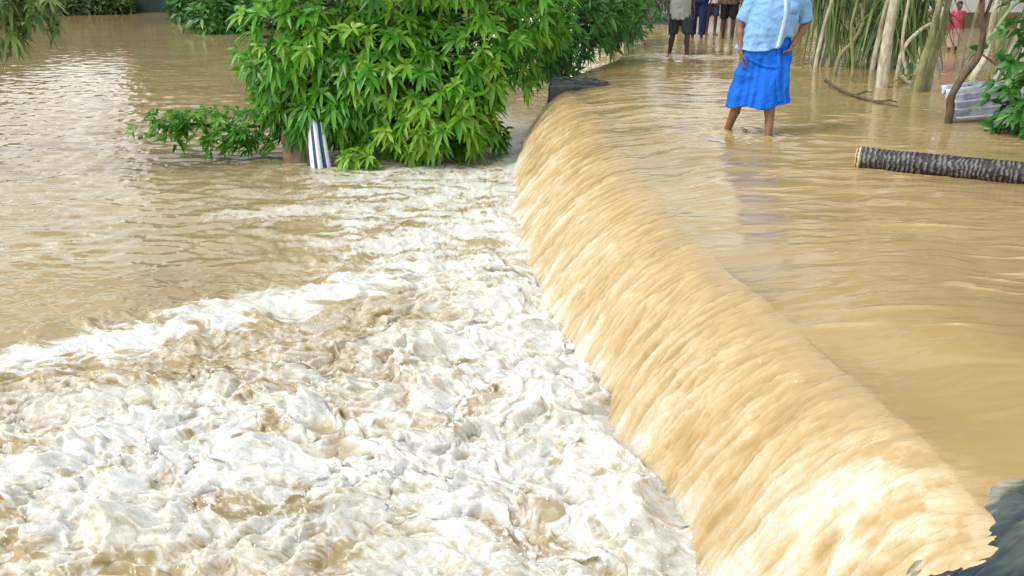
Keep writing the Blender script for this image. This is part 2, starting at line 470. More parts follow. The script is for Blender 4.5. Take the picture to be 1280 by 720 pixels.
# low travelling waves further out
wl = 0.5 * fbm(X * 0.8, (Y + 0.3 * fbm(X * 0.5, Y * 0.5, 2, 241)) * 2.6, 3, 243) + 0.5 * ridged(X * 1.3, Y * 4.2, 3, 247) - 0.25
chop = np.exp(-((X + 0.42 * Y) / (0.30 * Y)) ** 2 - ((Y - 14) / 6.0) ** 2)
hgt += (1 - turb) * (0.016 * wl + 0.016 * fbm(X * 2.2, Y * 5.5, 3, 251)) * (1 - 0.55 * sm(16, 30, Y)) * (1 + 1.3 * chop)
hgt += (1 - turb) * 0.009 * np.exp(-((Y - 8.8) / 2.6) ** 2 - ((X + 4.6) / 2.6) ** 2) * ridged(wx * 5, wy * 9, 3, 252)
hgt += (1 - turb) * 0.010 * fbm(X * 6, Y * 13, 3, 253) * sm(-0.1, 0.3, fbm(X * 0.4, Y * 0.5, 2, 254) + 0.15) * (1 - sm(18, 34, Y))
foam = np.zeros_like(hgt)
sx, sy = swirl(X + 4, Y - 7, 0.35, 0.16, 311)
str1 = ridged(sx * 6.5, sy * 9.5, 4, 317, gain=0.62)
str2 = ridged(sx * 14 + 2 * wx, sy * 19, 3, 319, gain=0.6)
strand = 0.6 * str1 + 0.4 * str2
# solid white boil
core = sm(0.30, 0.80, act + 0.30 * left + 0.30 * fbm(wx * 1.3, wy * 1.8, 3, 255))
lace = ridged(wx * 2.6, wy * 5.0, 5, 259, gain=0.62)
lace2 = ridged(wx * 1.3, wy * 4.4, 5, 263, gain=0.6)
curd = 0.42 * lace + 0.18 * rid + 0.40 * strand
dens = np.clip(0.95 * act + 0.95 * left, 0, 1)
foam += core * (0.58 + 1.35 * (strand - 0.5) + 0.35 * (bil - 0.28) + 0.34 * fbm(wx * 1.5, wy * 2.4, 4, 258) - 0.22 * sm(0.05, -0.5, big))
foam = np.maximum(foam, dens * sm(0.62 - 0.26 * dens, 0.76 - 0.20 * dens, curd + 0.14 * fbm(wx * 0.9, wy * 1.7, 2, 256)) * (0.5 + 0.8 * strand))
# foam trails drifting away beyond the boil
trail = np.exp(-(np.clip(d - 0.6, 0, None) / (1.5 + 0.20 * np.clip(Y - 6, 0, None))) ** 2) * sm(5.4, 7.0, Y) * (1 - sm(11.5, 14.5, Y))
foam = np.maximum(foam, np.minimum(1, 1.3 * trail) * sm(0.54, 0.76, 0.5 * lace2 + 0.2 * lace + 0.3 * strand + 0.13 * trail) * 0.92)
foam = np.maximum(foam, sm(0.45, 0.0, d) * sm(5, 7, Y) * (1 - sm(12, 15, Y)) * (0.55 + 0.5 * fbm(wx * 2, wy * 5, 3, 265)))
side = np.exp(-((X + 0.2) / 0.8) ** 2 - ((Y - 13.2) / 2.6) ** 2)
foam = np.maximum(foam, side * (0.62 + 0.4 * fbm(wx * 2, wy * 5, 3, 267)))
# long rolling foam front
def front(x0, y0, x1, y1, wdt, seed):
    L = math.hypot(x1 - x0, y1 - y0); tx, ty = (x1 - x0) / L, (y1 - y0) / L
    a = (X - x0) * tx + (Y - y0) * ty; b = -(X - x0) * ty + (Y - y0) * tx
    b = b + 0.20 * fbm(X * 1.2, Y * 1.2, 3, seed)
    e = sm(-0.35, 0.25, a) * sm(-0.35, 0.25, L - a)
    return e * np.exp(-(b / wdt) ** 2), e * np.exp(-((b + 0.5 * wdt) / (wdt * 0.7)) ** 2)
for fr in ((-0.85, 6.85, -3.3, 5.05, 0.34, 271, 0.022, 1.0), (-1.9, 3.75, -3.6, 3.95, 0.15, 273, 0.035, 0.95), (-0.5, 9.3, -3.0, 8.6, 0.20, 275, 0.012, 0.7), (-0.4, 7.9, -1.9, 7.7, 0.18, 277, 0.012, 0.75), (-1.5, 4.75, -3.0, 4.6, 0.16, 279, 0.03, 0.75), (-0.3, 10.6, -2.2, 10.2, 0.22, 278, 0.01, 0.6)):
    f0, f1 = front(*fr[:6])
    foam = np.maximum(foam, fr[7] * sm(0.60, 0.84, 0.42 * f0 + 0.80 * (0.75 * lace + 0.25 * rid)) * sm(0.05, 0.35, f0))
    hgt += fr[6] * f1 * (0.2 + 2.2 * bil)
# thin foam flecks over the drowned field
fl = sm(0.66, 0.88, ridged(wx * 1.5, wy * 4.2, 4, 281) + 0.3 * (strand - 0.5)) * np.exp(-((Y - 7.8) / 4.4) ** 2) * (0.55 + 0.5 * sm(-0.1, 0.4, fbm(X * 0.5, Y * 0.6, 2, 283)))
clear = np.exp(-((X + 2.7) / 0.95) ** 2 - ((Y - 7.0) / 0.75) ** 2)
foam = np.maximum(foam, fl * 0.75 * (1 - clear)) * (1 - 0.9 * clear * (1 - core))
# one tall splash thrown up in the middle of the churn, with a hollow beside it
def bump(cx, cy, sx, sy, rot):
    c, s_ = math.cos(rot), math.sin(rot)
    a = (X - cx) * c + (Y - cy) * s_; b = -(X - cx) * s_ + (Y - cy) * c
    return np.exp(-(a / sx) ** 2 - (b / sy) ** 2)
spl = bump(-1.22, 4.52, 0.20, 0.085, 0.75); hol = bump(-1.36, 4.33, 0.10, 0.07, 0.5)
hgt += 0.10 * spl * (0.25 + 2.2 * bil + 1.2 * (strand - 0.4)) - 0.08 * hol
foam = np.clip(foam + 0.30 * spl * (0.3 + 1.2 * strand) - 0.75 * hol - 0.45 * bump(-1.12, 4.38, 0.09, 0.05, 0.75), 0, 1)
for cx, cy, k in ((-0.75, 3.55, 0.09), (-0.1, 4.6, 0.10), (-0.62, 5.3, 0.08), (-1.75, 3.35, 0.09), (0.1, 3.6, 0.08), (-2.3, 4.3, 0.06)):
    hgt += k * bump(cx, cy, 0.16, 0.10, cx * 3) * (0.5 + bil)
# hollows show the silty water between the foam
hollow = sm(-0.015, -0.065, hgt) * turb
foam = np.clip(foam * (1 - 0.60 * hollow), 0, 1)
# crests lean and curl over
cx_ = turb * 0.085 * fbm(wx * 3.1, wy * 3.1, 3, 291); cy_ = turb * 0.085 * fbm(wx * 3.1 + 7, wy * 3.1 + 3, 3, 293)
fx_ = turb * 0.028 * fbm(wx * 12, wy * 12, 2, 295); fy_ = turb * 0.028 * fbm(wx * 12 + 3, wy * 12 + 9, 2, 297)
X2 = X + cx_ + fx_ - 0.5 * np.clip(hgt, 0, 1) ; Y2 = Y + cy_ + fy_ - 0.35 * np.clip(hgt, 0, 1)
V = np.stack([X2, Y2, POOL_Z + hgt], -1).reshape(-1, 3)
Q = grid_quads(len(rows), NCOL)[:, ::-1]
kind(link('pool_water', np_mesh('pool_water', V, Q, {'foam': foam}), M['pool_water']), 'structure')
POOL_PTS = V[(turb.ravel() > 0.35) & (foam.ravel() > 0.5) & (d.ravel() > -0.02)]
# still floodwater further out on the left
xs = np.concatenate([-np.geomspace(140, 0.01, 60)]); ys = np.concatenate([np.linspace(-4, 50, 109)])
XX, YY2 = np.meshgrid(xs, ys)
XX = (EDGE(YY2) - 0.05 - (3.2 + 0.82 * np.clip(YY2, 0.8, None)) + 0.25) + XX
hz = -0.93 + 0.012 * fbm(XX * 0.8, YY2 * 1.9, 3, 301)
kind(link('field_water', np_mesh('field_water', np.stack([XX, YY2, hz], -1).reshape(-1, 3), grid_quads(len(ys), len(xs)), {'foam': np.zeros(XX.size)}), M['pool_water']), 'structure')

# spray : drops and torn blobs of foam over the churn
bm = bmesh.new()
bmesh.ops.create_icosphere(bm, subdivisions=1, radius=1.0)
tv = np.array([v.co[:] for v in bm.verts]); tf = np.array([[v.index for v in f.verts] for f in bm.faces]); bm.free()
nd = 1800
pk_ = POOL_PTS[rng.integers(0, len(POOL_PTS), nd)]
rad = np.exp(rng.normal(math.log(0.0028), 0.42, nd))
lift = np.abs(rng.normal(0, 0.045, nd)) + 0.004
sc = rng.uniform(0.7, 1.6, (nd, 3)) * rad[:, None]
SV = tv[None] * sc[:, None, :] + (pk_ + np.stack([rng.normal(0, .02, nd), rng.normal(0, .02, nd), lift], 1))[:, None, :]
SF = tf[None] + (np.arange(nd) * len(tv))[:, None, None]
kind(link('spray', np_mesh('spray', SV.reshape(-1, 3), SF.reshape(-1, 3)), M['spray']), 'stuff')

# ------------------------------------------------------------------ foliage tools
def leaf_template(nseg=4, wid=0.2, fold=0.25):
    """strip of 3 columns : midrib raised or sunk, length 1 along x"""
    t = np.linspace(0, 1, nseg + 1)
    wprof = np.sin(np.pi * np.clip(t, 0, 1) ** 0.8) ** 0.8 * wid * 0.5 + 0.004
    wprof[-1] = 0.003
    v = []
    for a, ww in zip(t, wprof):
        v += [(a, -ww, fold * ww), (a, 0, 0), (a, ww, fold * ww)]
    f = []
    for i in range(nseg):
        b = i * 3
        f += [(b, b + 3, b + 4, b + 1), (b + 1, b + 4, b + 5, b + 2)]
    return np.array(v), np.array(f)

def leaves_mesh(name, base, direc, up, length, tint, wid=0.2, droop=0.4, nseg=4, fold=0.25, roll=0.0):
    """one mesh of many leaves : base points, directions, lengths"""
    tv_, tf_ = leaf_template(nseg, wid, fold)
    n = len(base)
    direc = direc / np.linalg.norm(direc, axis=1, keepdims=True)
    side = np.cross(up, direc); side /= np.linalg.norm(side, axis=1, keepdims=True) + 1e-9
    nrm = np.cross(direc, side)
    if roll:
        a = rng.normal(0, roll, n)[:, None]
        side, nrm = side * np.cos(a) + nrm * np.sin(a), nrm * np.cos(a) - side * np.sin(a)
    L = length[:, None, None]
    P = base[:, None, :] + L * (tv_[None, :, 0:1] * direc[:, None] + tv_[None, :, 1:2] * side[:, None] + tv_[None, :, 2:3] * nrm[:, None])
    dr = np.asarray(droop) * np.ones(n)
    P[:, :, 2] -= dr[:, None] * length[:, None] * tv_[None, :, 0] ** 2
    Fq = tf_[None] + (np.arange(n) * len(tv_))[:, None, None]
    return np_mesh(name, P.reshape(-1, 3), Fq.reshape(-1, 4), {'tint': np.repeat(tint, len(tv_))})

def rosettes(centres, axes, tints, nleaf=(7, 10), length=(0.18, 0.30), spread=1.0, droop=0.5, **kw):
    base, dr, up, ln, ti = [], [], [], [], []
    for c, a, t in zip(centres, axes, tints):
        a = a / (np.linalg.norm(a) + 1e-9)
        h = np.array([1.0, 0, 0]) if abs(a[0]) < 0.8 else np.array([0, 1.0, 0])
        e1 = np.cross(a, h); e1 /= np.linalg.norm(e1); e2 = np.cross(a, e1)
        k = rng.integers(nleaf[0], nleaf[1] + 1); ph = rng.uniform(0, 6.28)
        for i in range(k):
            an = ph + 6.283 * i / k + rng.normal(0, 0.18)
            sp = spread * rng.uniform(0.55, 1.25)
            v = a * rng.uniform(0.35, 0.9) + (math.cos(an) * e1 + math.sin(an) * e2) * sp
            base.append(c + rng.normal(0, 0.012, 3)); dr.append(v); up.append(a + rng.normal(0, 0.15, 3) + np.array([0, 0, 0.6]))
            ln.append(rng.uniform(*length)); ti.append(np.clip(t + rng.normal(0, 0.10), 0, 1))
    return dict(base=np.array(base), direc=np.array(dr), up=np.array(up), length=np.array(ln), tint=np.array(ti), droop=droop, **kw)

def tube(bm, pts, rads, seg=8, wob=0.0):
    pts = [Vector(p) for p in pts]
    rings_ = []
    prev = None
    for i, p in enumerate(pts):
        t = (pts[min(i + 1, len(pts) - 1)] - pts[max(i - 1, 0)]).normalized()
        if prev is None:
            h = Vector((1, 0, 0)) if abs(t.x) < 0.8 else Vector((0, 1, 0))
            n1 = t.cross(h).normalized()
        else:
            n1 = (prev - t * prev.dot(t)).normalized()
        prev = n1
        n2 = t.cross(n1)
        rr = []
        for k in range(seg):
            a = 2 * math.pi * k / seg
            r = rads[i] * (1 + wob * random.uniform(-1, 1))
            rr.append(bm.verts.new(p + (n1 * math.cos(a) + n2 * math.sin(a)) * r))
        rings_.append(rr)
    for a, b in zip(rings_, rings_[1:]):
        for k in range(seg):
            bm.faces.new((a[k], a[(k + 1) % seg], b[(k + 1) % seg], b[k]))
    bm.faces.new(rings_[0][::-1]); bm.faces.new(rings_[-1])

def spline(pts, n=6):
    """Catmull-Rom through the points"""
    P = [Vector(p) for p in pts]
    P = [P[0] * 2 - P[1]] + P + [P[-1] * 2 - P[-2]]
    out = []
    for i in range(1, len(P) - 2):
        for k in range(n):
            t = k / n
            a, b, c, d_ = P[i - 1], P[i], P[i + 1], P[i + 2]
            out.append(0.5 * ((2 * b) + (c - a) * t + (2 * a - 5 * b + 4 * c - d_) * t * t + (3 * b - a - 3 * c + d_) * t ** 3))
    out.append(P[-2])
    return out

def shell_points(n, centre, radii, lo=0.62, cut=None, lump=0.22, seed=0):
    """points near the surface of an uneven blob, with outward axes"""
    out, ax = [], []
    centre = np.array(centre); radii = np.array(radii)
    while len(out) < n:
        v = rng.normal(0, 1, 3); v /= np.linalg.norm(v)
        az, el = math.atan2(v[1], v[0]), math.asin(v[2])
        lm = 1 + lump * float(fbm(np.array([az * 1.3 + seed]), np.array([el * 2.0]), 3, 400 + seed)[0]) * 1.6
        r = lm * (lo + (1 - lo) * rng.uniform() ** 0.5)
        p = centre + v * radii * r
        if cut is not None and not cut(p):
            continue
        out.append(p); ax.append(v / radii)
    return np.array(out), np.array(ax)

def simple_tree(name, label, cat, base, trunk_pts, trunk_r, crown_c, crown_r, nros, leafm, barkm, group=None, leaf_len=(0.25, 0.5), nleaf=(5, 7), limbs=5, lump=0.25, wid=0.32, seed=0, droop=0.3, tint=(0.15, 0.75), nseg=2, lo=0.45, spread=1.0):
    o = thing(name, label, cat, base, group)
    bm = bmesh.new()
    pts = spline([Vector(base) + Vector((0, 0, -0.3))] + [Vector(p) for p in trunk_pts], 5)
    tube(bm, pts, [trunk_r * (1 - 0.55 * i / (len(pts) - 1)) * (1 + 0.25 * math.exp(-i)) for i in range(len(pts))], 10, 0.06)
    to_local(bm_obj('trunk', bm, barkm, o, True), o)
    bm = bmesh.new()
    top = pts[-1]
    cc = Vector(crown_c)
    for k in range(limbs):
        a = 6.283 * k / limbs + random.uniform(-.4, .4)
        tgt = cc + Vector((math.cos(a) * crown_r[0], math.sin(a) * crown_r[1], random.uniform(-.3, .6) * crown_r[2])) * random.uniform(.55, .85)
        st = pts[int(len(pts) * random.uniform(0.6, 0.95)) - 1]
        mid = (st + tgt) / 2 + Vector((0, 0, 0.12 * (tgt - st).length))
        lp = spline([st, mid, tgt], 4)
        tube(bm, lp, [trunk_r * 0.38 * (1 - 0.8 * i / (len(lp) - 1)) for i in range(len(lp))], 6, 0.05)
    to_local(bm_obj('limb', bm, barkm, o, True), o)
    P, A = shell_points(nros, crown_c, crown_r, lo=lo, lump=lump, seed=seed)
    A = A / np.linalg.norm(A, axis=1, keepdims=True) + np.array([0, 0, 0.2])
    kw = rosettes(P, A, rng.uniform(*tint, nros), nleaf=nleaf, length=leaf_len, droop=droop, spread=spread)
    to_local(link('crown', leaves_mesh('crown', wid=wid, nseg=nseg, roll=0.3, **kw), leafm, o), o)
    return o

# ------------------------------------------------------------------ the big leafy tree standing in the pool
def main_tree():
    base = Vector((-1.55, 11.9, -1.0))
    o = thing('broadleaf_tree', 'large bright green broadleaf tree with drooping leaf rosettes standing in the foaming pool', 'tree', base)
    bm = bmesh.new()
    tp = spline([base + Vector((0, 0, -.6)), base + Vector((.05, .05, .5)), base + Vector((-.05, .1, 1.4)), base + Vector((.1, .1, 2.4)), base + Vector((.05, .15, 3.4))], 6)
    tube(bm, tp, [0.13 * (1 - .6 * i / (len(tp) - 1)) for i in range(len(tp))], 12, .05)
    to_local(bm_obj('trunk', bm, M['bark_dark'], o, True), o)
    lobes = [  # centre, radii, number of rosettes, tint
        ((-1.60, 11.75, 0.15), (1.50, 0.95, 1.00), 330, .42),
        ((-0.55, 11.8, 0.55), (0.95, 0.85, 0.85), 160, .45),
        ((-2.68, 11.7, 0.40), (0.88, 0.75, 0.88), 160, .40),
        ((-0.95, 11.25, -0.30), (0.80, 0.50, 0.52), 110, .62),
        ((-2.36, 11.45, -0.22), (0.72, 0.45, 0.42), 85, .38),
        ((-0.48, 11.6, -0.45), (0.38, 0.40, 0.33), 40, .38),
        ((-1.50, 11.9, 1.70), (1.80, 1.20, 1.00), 210, .42),
        ((-1.50, 12.0, 2.60), (1.15, 1.00, 0.80), 110, .42),
        ((0.25, 11.9, 0.90), (0.50, 0.55, 0.45), 50, .45),
        ((-1.45, 11.2, -0.62), (0.40, 0.25, 0.20), 22, .66),
    ]
    PP, AA, TT = [], [], []
    bm = bmesh.new()
    for k, (c, r, n_, t) in enumerate(lobes):
        n_ = int(n_ * 1.35)
        P, A = shell_points(n_, c, r, lo=.62, lump=.25, seed=10 + k, cut=lambda p: p[2] > POOL_Z + .17)
        keep = (P[:, 1] < 12.6) & ((P[:, 0] < .32) | (P[:, 2] > .25)) & ((P[:, 0] < -.22) | (P[:, 2] > .05) | (P[:, 2] < -.55))
        P, A = P[keep], A[keep]
        A = A / np.linalg.norm(A, axis=1, keepdims=True) + np.array([0, -0.25, 0.30])
        PP.append(P); AA.append(A)
        tt = t + .13 + rng.normal(0, .16, len(P)) - .12 * sm(11.4, 12.2, P[:, 1])
        tt += .30 * (rng.uniform(size=len(P)) < .12)
        TT.append(np.clip(tt, 0, 1))
        for j in range(0, len(P), 7):
            q = Vector(P[j]); st = tp[min(len(tp) - 1, 6 + int(len(tp) * .5 * random.random()))]
            lp = spline([st, (st + q) / 2 + Vector((0, 0, .15)), q], 3)
            tube(bm, lp, [.028 * (1 - .75 * i / (len(lp) - 1)) for i in range(len(lp))], 5)
    to_local(bm_obj('limb', bm, M['bark_dark'], o, True), o)
    P, A, T = np.concatenate(PP), np.concatenate(AA), np.concatenate(TT)
    kw = rosettes(P, A, T, nleaf=(6, 10), length=(.14, .255), spread=1.1, droop=.5)
    to_local(link('crown', leaves_mesh('crown', wid=.27, nseg=4, roll=.25, **kw), M['leaf_main'], o), o)
    # the low branch that trails out over the water on the left
    bm = bmesh.new()
    end_ = aty(180, 150, 11.6)
    lp = spline([tp[7], Vector((-2.6, 11.55, -.35)), Vector((-3.4, 11.5, -.48)), end_], 6)
    tube(bm, lp, [.035 * (1 - .7 * i / (len(lp) - 1)) for i in range(len(lp))], 6)
    br = to_local(bm_obj('low_branch', bm, M['bark_dark'], o, True), o)
    n_ = 210
    tpar = rng.uniform(.30, 1.0, n_)
    P = np.array([lp[int(t * (len(lp) - 1))][:] for t in tpar]) + np.stack([rng.normal(0, .14, n_), rng.normal(0, .2, n_), rng.uniform(-.42, .32, n_) * (1.1 - .55 * tpar)], 1)
    P[:, 2] = np.maximum(P[:, 2], POOL_Z + .12)
    A = np.stack([rng.normal(-.3, .5, n_), rng.normal(-.4, .4, n_), rng.uniform(.2, 1.2, n_)], 1)
    kw = rosettes(P, A, np.clip(rng.normal(.38, .16, n_), 0, 1), nleaf=(6, 9), length=(.11, .19), spread=1.0, droop=.5)
    to_local(link('foliage', leaves_mesh('foliage', wid=.3, nseg=3, roll=.3, **kw), M['leaf_main'], br), o)
    # a pale limp sprig lying on the foam at its foot
    n_ = 12
    q0 = at(460, 200, POOL_Z + .1)
    P = np.stack([q0.x + rng.uniform(-.28, .16, n_), q0.y + rng.normal(0, .08, n_), POOL_Z + rng.uniform(.06, .20, n_)], 1)
    A = np.stack([rng.normal(-.3, .4, n_), rng.normal(-.6, .3, n_), rng.uniform(.1, .6, n_)], 1)
    kw = rosettes(P, A, np.clip(rng.normal(.80, .12, n_), 0, 1), nleaf=(5, 8), length=(.13, .22), spread=1.2, droop=.4)
    to_local(link('sprig', leaves_mesh('sprig', wid=.26, nseg=3, roll=.3, **kw), M['leaf_main'], o), o)
    return o
main_tree()

# ------------------------------------------------------------------ bushes that close in on the road behind it
def bush(name, label, base, lobes, leafm, group=None, leaf_len=(.10, .2), nleaf=(6, 9), wid=.28, droop=.4, tint=.4, nseg=3, stems=7, cut=None, spread=1.0):
    o = thing(name, label, 'bush', base, group)
    PP, AA, TT = [], [], []
    bm = bmesh.new()
    for k, (c, r, n_) in enumerate(lobes):
        P, A = shell_points(n_, c, r, lo=.55, lump=.28, seed=int(rng.integers(1, 900)), cut=cut)
        A = A / np.linalg.norm(A, axis=1, keepdims=True) + np.array([0, -.15, .35])
        PP.append(P); AA.append(A); TT.append(np.clip(tint + rng.normal(0, .15, n_), 0, 1))
        for j in range(stems):
            q = Vector(P[rng.integers(0, n_)])
            b0 = Vector(base) + Vector((random.uniform(-.2, .2), random.uniform(-.2, .2), -.1))
            lp = spline([b0, (b0 + q) / 2 + Vector((0, 0, .2)), q], 4)
            tube(bm, lp, [.025 * (1 - .7 * i / (len(lp) - 1)) for i in range(len(lp))], 5)
    to_local(bm_obj('stem', bm, M['bark_dark'], o, True), o)
    kw = rosettes(np.concatenate(PP), np.concatenate(AA), np.concatenate(TT), nleaf=nleaf, length=leaf_len, spread=spread, droop=droop)
    to_local(link('foliage', leaves_mesh('foliage', wid=wid, nseg=nseg, roll=.35, **kw), leafm, o), o)
    return o
G_B = 'bushes along the drowned road'
bush('roadside_bush', 'dense dark green bush hanging over the road edge right behind the big bright tree', (0.7, 14.6, -.15),
     [((0.75, 14.5, .75), (.95, .8, .75), 200), ((1.35, 15.6, .95), (.9, .8, .85), 170), ((0.45, 13.7, .15), (.55, .5, .45), 80), ((1.0, 15, 2.0), (1.3, 1.1, .9), 130)],
     M['leaf_dark'], G_B, (.12, .24), tint=.5, cut=lambda p: p[2] > -.12 + .25 * max(0, 1 - abs(p[1] - 15)))
bush('roadside_bush', 'smaller dull green bush beyond, ending beside the man in the grey shirt', (2.0, 18.5, 0),
     [((2.1, 18.4, .7), (.75, .8, .75), 150), ((1.75, 17.4, .55), (.6, .6, .6), 110), ((2.0, 18.6, 1.8), (1.0, 1.0, .9), 90)],
     M['leaf_dark'], G_B, (.10, .2), tint=.7, cut=lambda p: p[2] > .05)
bush('roadside_bush', 'grey green weedy bush between the grey shirted man and the group standing on the road', (4.15, 25.5, 0.05),
     [((4.25, 25.5, .5), (.55, .6, .55), 90), ((3.6, 27.5, .8), (.8, .8, .8), 90)], M['leaf_pale'], G_B, (.10, .2), tint=.15, cut=lambda p: p[2] > .05)
bush('waterside_shrub', 'glossy green shrub spilling down to the water in front of the fallen tin sheet', (4.95, 8.5, -.1),
     [((4.95, 8.35, .30), (.45, .4, .36), 75), ((5.35, 8.1, .12), (.42, .4, .32), 55), ((5.2, 8.8, .8), (.6, .5, .5), 45)],
     M['leaf_dark'], None, (.10, .18), wid=.4, tint=.6, cut=lambda p: p[2] > .02)

# ------------------------------------------------------------------ trees leaning over the water on the right
G_R = 'leaning trees on the right bank'
def leaning(pix, Y_, r0, label, leafm='leaf_olive', barkm='bark_pale', nros=42, rise=4.4, cr=(1.3, 1.2, 1.2), lean=(0.3, 0), name='leaning_tree', nleaf=(5, 7), ll=(.25, .45), seed=1):
    pts = [aty(px, py, Y_) for px, py in pix]
    base = pts[0].copy(); base.z = -.35
    top = pts[-1]
    dirv = (pts[-1] - pts[-2]).normalized()
    pts += [top + Vector((dirv.x * rise * .45 + lean[0] * .5, lean[1] * .5, rise * .5)), top + Vector((dirv.x * rise * .6 + lean[0], lean[1], rise))]
    c = pts[-1] + Vector((0, 0, .3))
    return simple_tree(name, label, 'tree', base, pts, r0, c, cr, nros, M[leafm], M[barkm], G_R, ll, nleaf, 5, .3, .3, seed)
leaning([(1102, 108), (1108, 60), (1119, 0)], 11.6, .09, 'pale straight trunk leaning slightly, thickest of those rising from the brown water', seed=21)
leaning([(1146, 116), (1154, 78), (1166, 42), (1176, 0)], 11.2, .062, 'olive trunk, left one of the close leaning pair', barkm='bark_olive', seed=22)
leaning([(1157, 118), (1166, 76), (1178, 40), (1186, 0)], 11.3, .06, 'olive green trunk, right one of the close leaning pair', barkm='bark_olive', seed=23)
leaning([(1187, 144), (1189, 122), (1203, 97), (1222, 72), (1229, 40), (1228, 0)], 8.9, .042, 'thin dark trunk bending up out of the water at the end of the tin sheet', barkm='bark_dark', seed=24, rise=2.6)
leaning([(1216, 106), (1219, 92), (1233, 70), (1239, 40), (1247, 0)], 10.6, .052, 'pale crooked trunk kinked sharply low down, behind the tin sheet', seed=25)
leaning([(1244, 96), (1250, 50), (1258, 0)], 12.2, .085, 'brown shaded trunk standing right behind the pale crooked one', barkm='bark_olive', seed=26)
leaning([(1238, 118), (1262, 74), (1292, 30), (1310, 0)], 9.9, .045, 'slim pale trunk slanting steeply to the right above the tin sheet', seed=27)
leaning([(1272, 130), (1282, 70), (1300, 0)], 9.4, .06, 'grey trunk at the very margin beside the waterside shrub', seed=28)
leaning([(1019, 86), (1026, 50), (1040, 0)], 13.4, .035, 'thin pale green stem next to the blue shirted man', barkm='bark_pale', seed=29, nros=40)
leaning([(1046, 80), (1066, 52), (1078, 30), (1080, 0)], 12.8, .034, 'thin stem with an elbow bend among the olive screwpine fronds', barkm='bark_olive', seed=30, nros=40)
leaning([(1090, 88), (1099, 44), (1110, 0)], 13.0, .04, 'thin straight stem leaning just behind the thickest pale trunk', barkm='bark_pale', seed=31, nros=40)
leaning([(1126, 70), (1150, 38), (1176, 20), (1200, -30)], 12.6, .03, 'slender branch like stem slanting low across behind the olive pair', barkm='bark_pale', seed=32, nros=30)

leaning([(1206, 70), (1214, 40), (1226, 0)], 14.5, .03, 'thin grey stem in front of the pale house just right of the pink figure', barkm='bark_pale', seed=33, nros=30)
leaning([(1066, 86), (1064, 40), (1072, 0)], 12.2, .026, 'thin upright olive stem between the elbow bent stem and the thickest trunk', barkm='bark_olive', seed=34, nros=30)
leaning([(1258, 84), (1272, 44), (1284, 0)], 12.0, .04, 'pale stem leaning right above the waterside shrub', barkm='bark_pale', seed=35, nros=30)
leaning([(1134, 100), (1128, 60), (1136, 0)], 12.4, .028, 'thin pale stem standing just left of the olive pair', barkm='bark_pale', seed=36, nros=30)

# bushy screwpine clumps that close the view behind the thin stems
G_S = 'screwpine clumps on the right bank'
def screwpine(label, base, h, r, n_, leafm='leaf_olive', tint=.35):
    base = Vector(base)
    o = thing('screwpine', label, 'plant', base, G_S)
    bm = bmesh.new(); heads = []
    for k in range(7):
        a = random.uniform(0, 6.28); q = base + Vector((math.cos(a) * r * .7 * random.random() ** .5, math.sin(a) * r * .6 * random.random() ** .5, h * random.uniform(.25, 1.0)))
        s0 = base + Vector((random.uniform(-.5, .5) * r, random.uniform(-.4, .4) * r, -.3))
        lp = spline([s0, (s0 + q) / 2 + Vector((random.uniform(-.15, .15), 0, 0)), q], 5)
        tube(bm, lp, [.035 * (1 - .3 * i / (len(lp) - 1)) for i in range(len(lp))], 6, .08)
        heads.append(q)
    for k in range(6):                                       # prop roots
        a = random.uniform(0, 6.28); s0 = base + Vector((math.cos(a) * r * .7, math.sin(a) * r * .5, -.25))
        tube(bm, [s0, base + Vector((math.cos(a) * r * .3, math.sin(a) * r * .2, h * .35))], [.016, .02], 5)
    to_local(bm_obj('stem', bm, M['bark_pale'], o, True), o)
    hp = np.array([heads[i][:] for i in rng.integers(0, len(heads), n_)]) + rng.normal(0, .16, (n_, 3)) * np.array([r * 1.1, r * .8, 1.2]) + np.array([0, 0, .15 * h])
    hp[:, 2] = np.maximum(hp[:, 2], base.z + .12)
    ln_ = rng.uniform(.35, .85, n_) * min(1, h)
    dr = np.stack([rng.normal(0, .45, n_), rng.normal(-.15, .4, n_), rng.uniform(-.5, .9, n_)], 1)
    up = np.stack([rng.normal(0, .3, n_), rng.normal(-.3, .3, n_), np.ones(n_)], 1)
    room = np.clip((hp[:, 2] - base.z) / ln_, .15, 2.4)
    me = leaves_mesh('frond', hp, dr, up, ln_, np.clip(rng.normal(tint, .25, n_), 0, 1), wid=.042, droop=room * rng.uniform(.7, 1.0, n_), nseg=6, fold=.6, roll=.5)
    to_local(link('frond', me, M[leafm], o), o)
screwpine('olive clump of long hanging blades just right of the blue shirted man', (5.05, 14.4, 0), 1.7, .55, 260, tint=.6)
screwpine('olive clump of long hanging blades under the elbow bent thin stem', (5.65, 13.9, 0), 1.6, .55, 260, tint=.6)
screwpine('olive clump of hanging blades behind the thickest pale trunk', (6.05, 14.2, 0), 1.8, .45, 220, tint=.4)
screwpine('low tangle of blades and roots between the thick trunk and the olive pair', (5.35, 12.0, -.1), .42, .30, 60, tint=.25)
screwpine('tall clump of blades behind the olive pair of trunks', (6.3, 16.0, 0), 1.9, .4, 130, tint=.2)
screwpine('pale clump of blades slanting above the shrub beside the tin sheet', (5.75, 9.6, 0), 1.1, .45, 130, 'leaf_pale', .4)
screwpine('far clump of blades beside the brown shaded trunk', (9.1, 15.2, 0), 1.8, .5, 130, tint=.3)

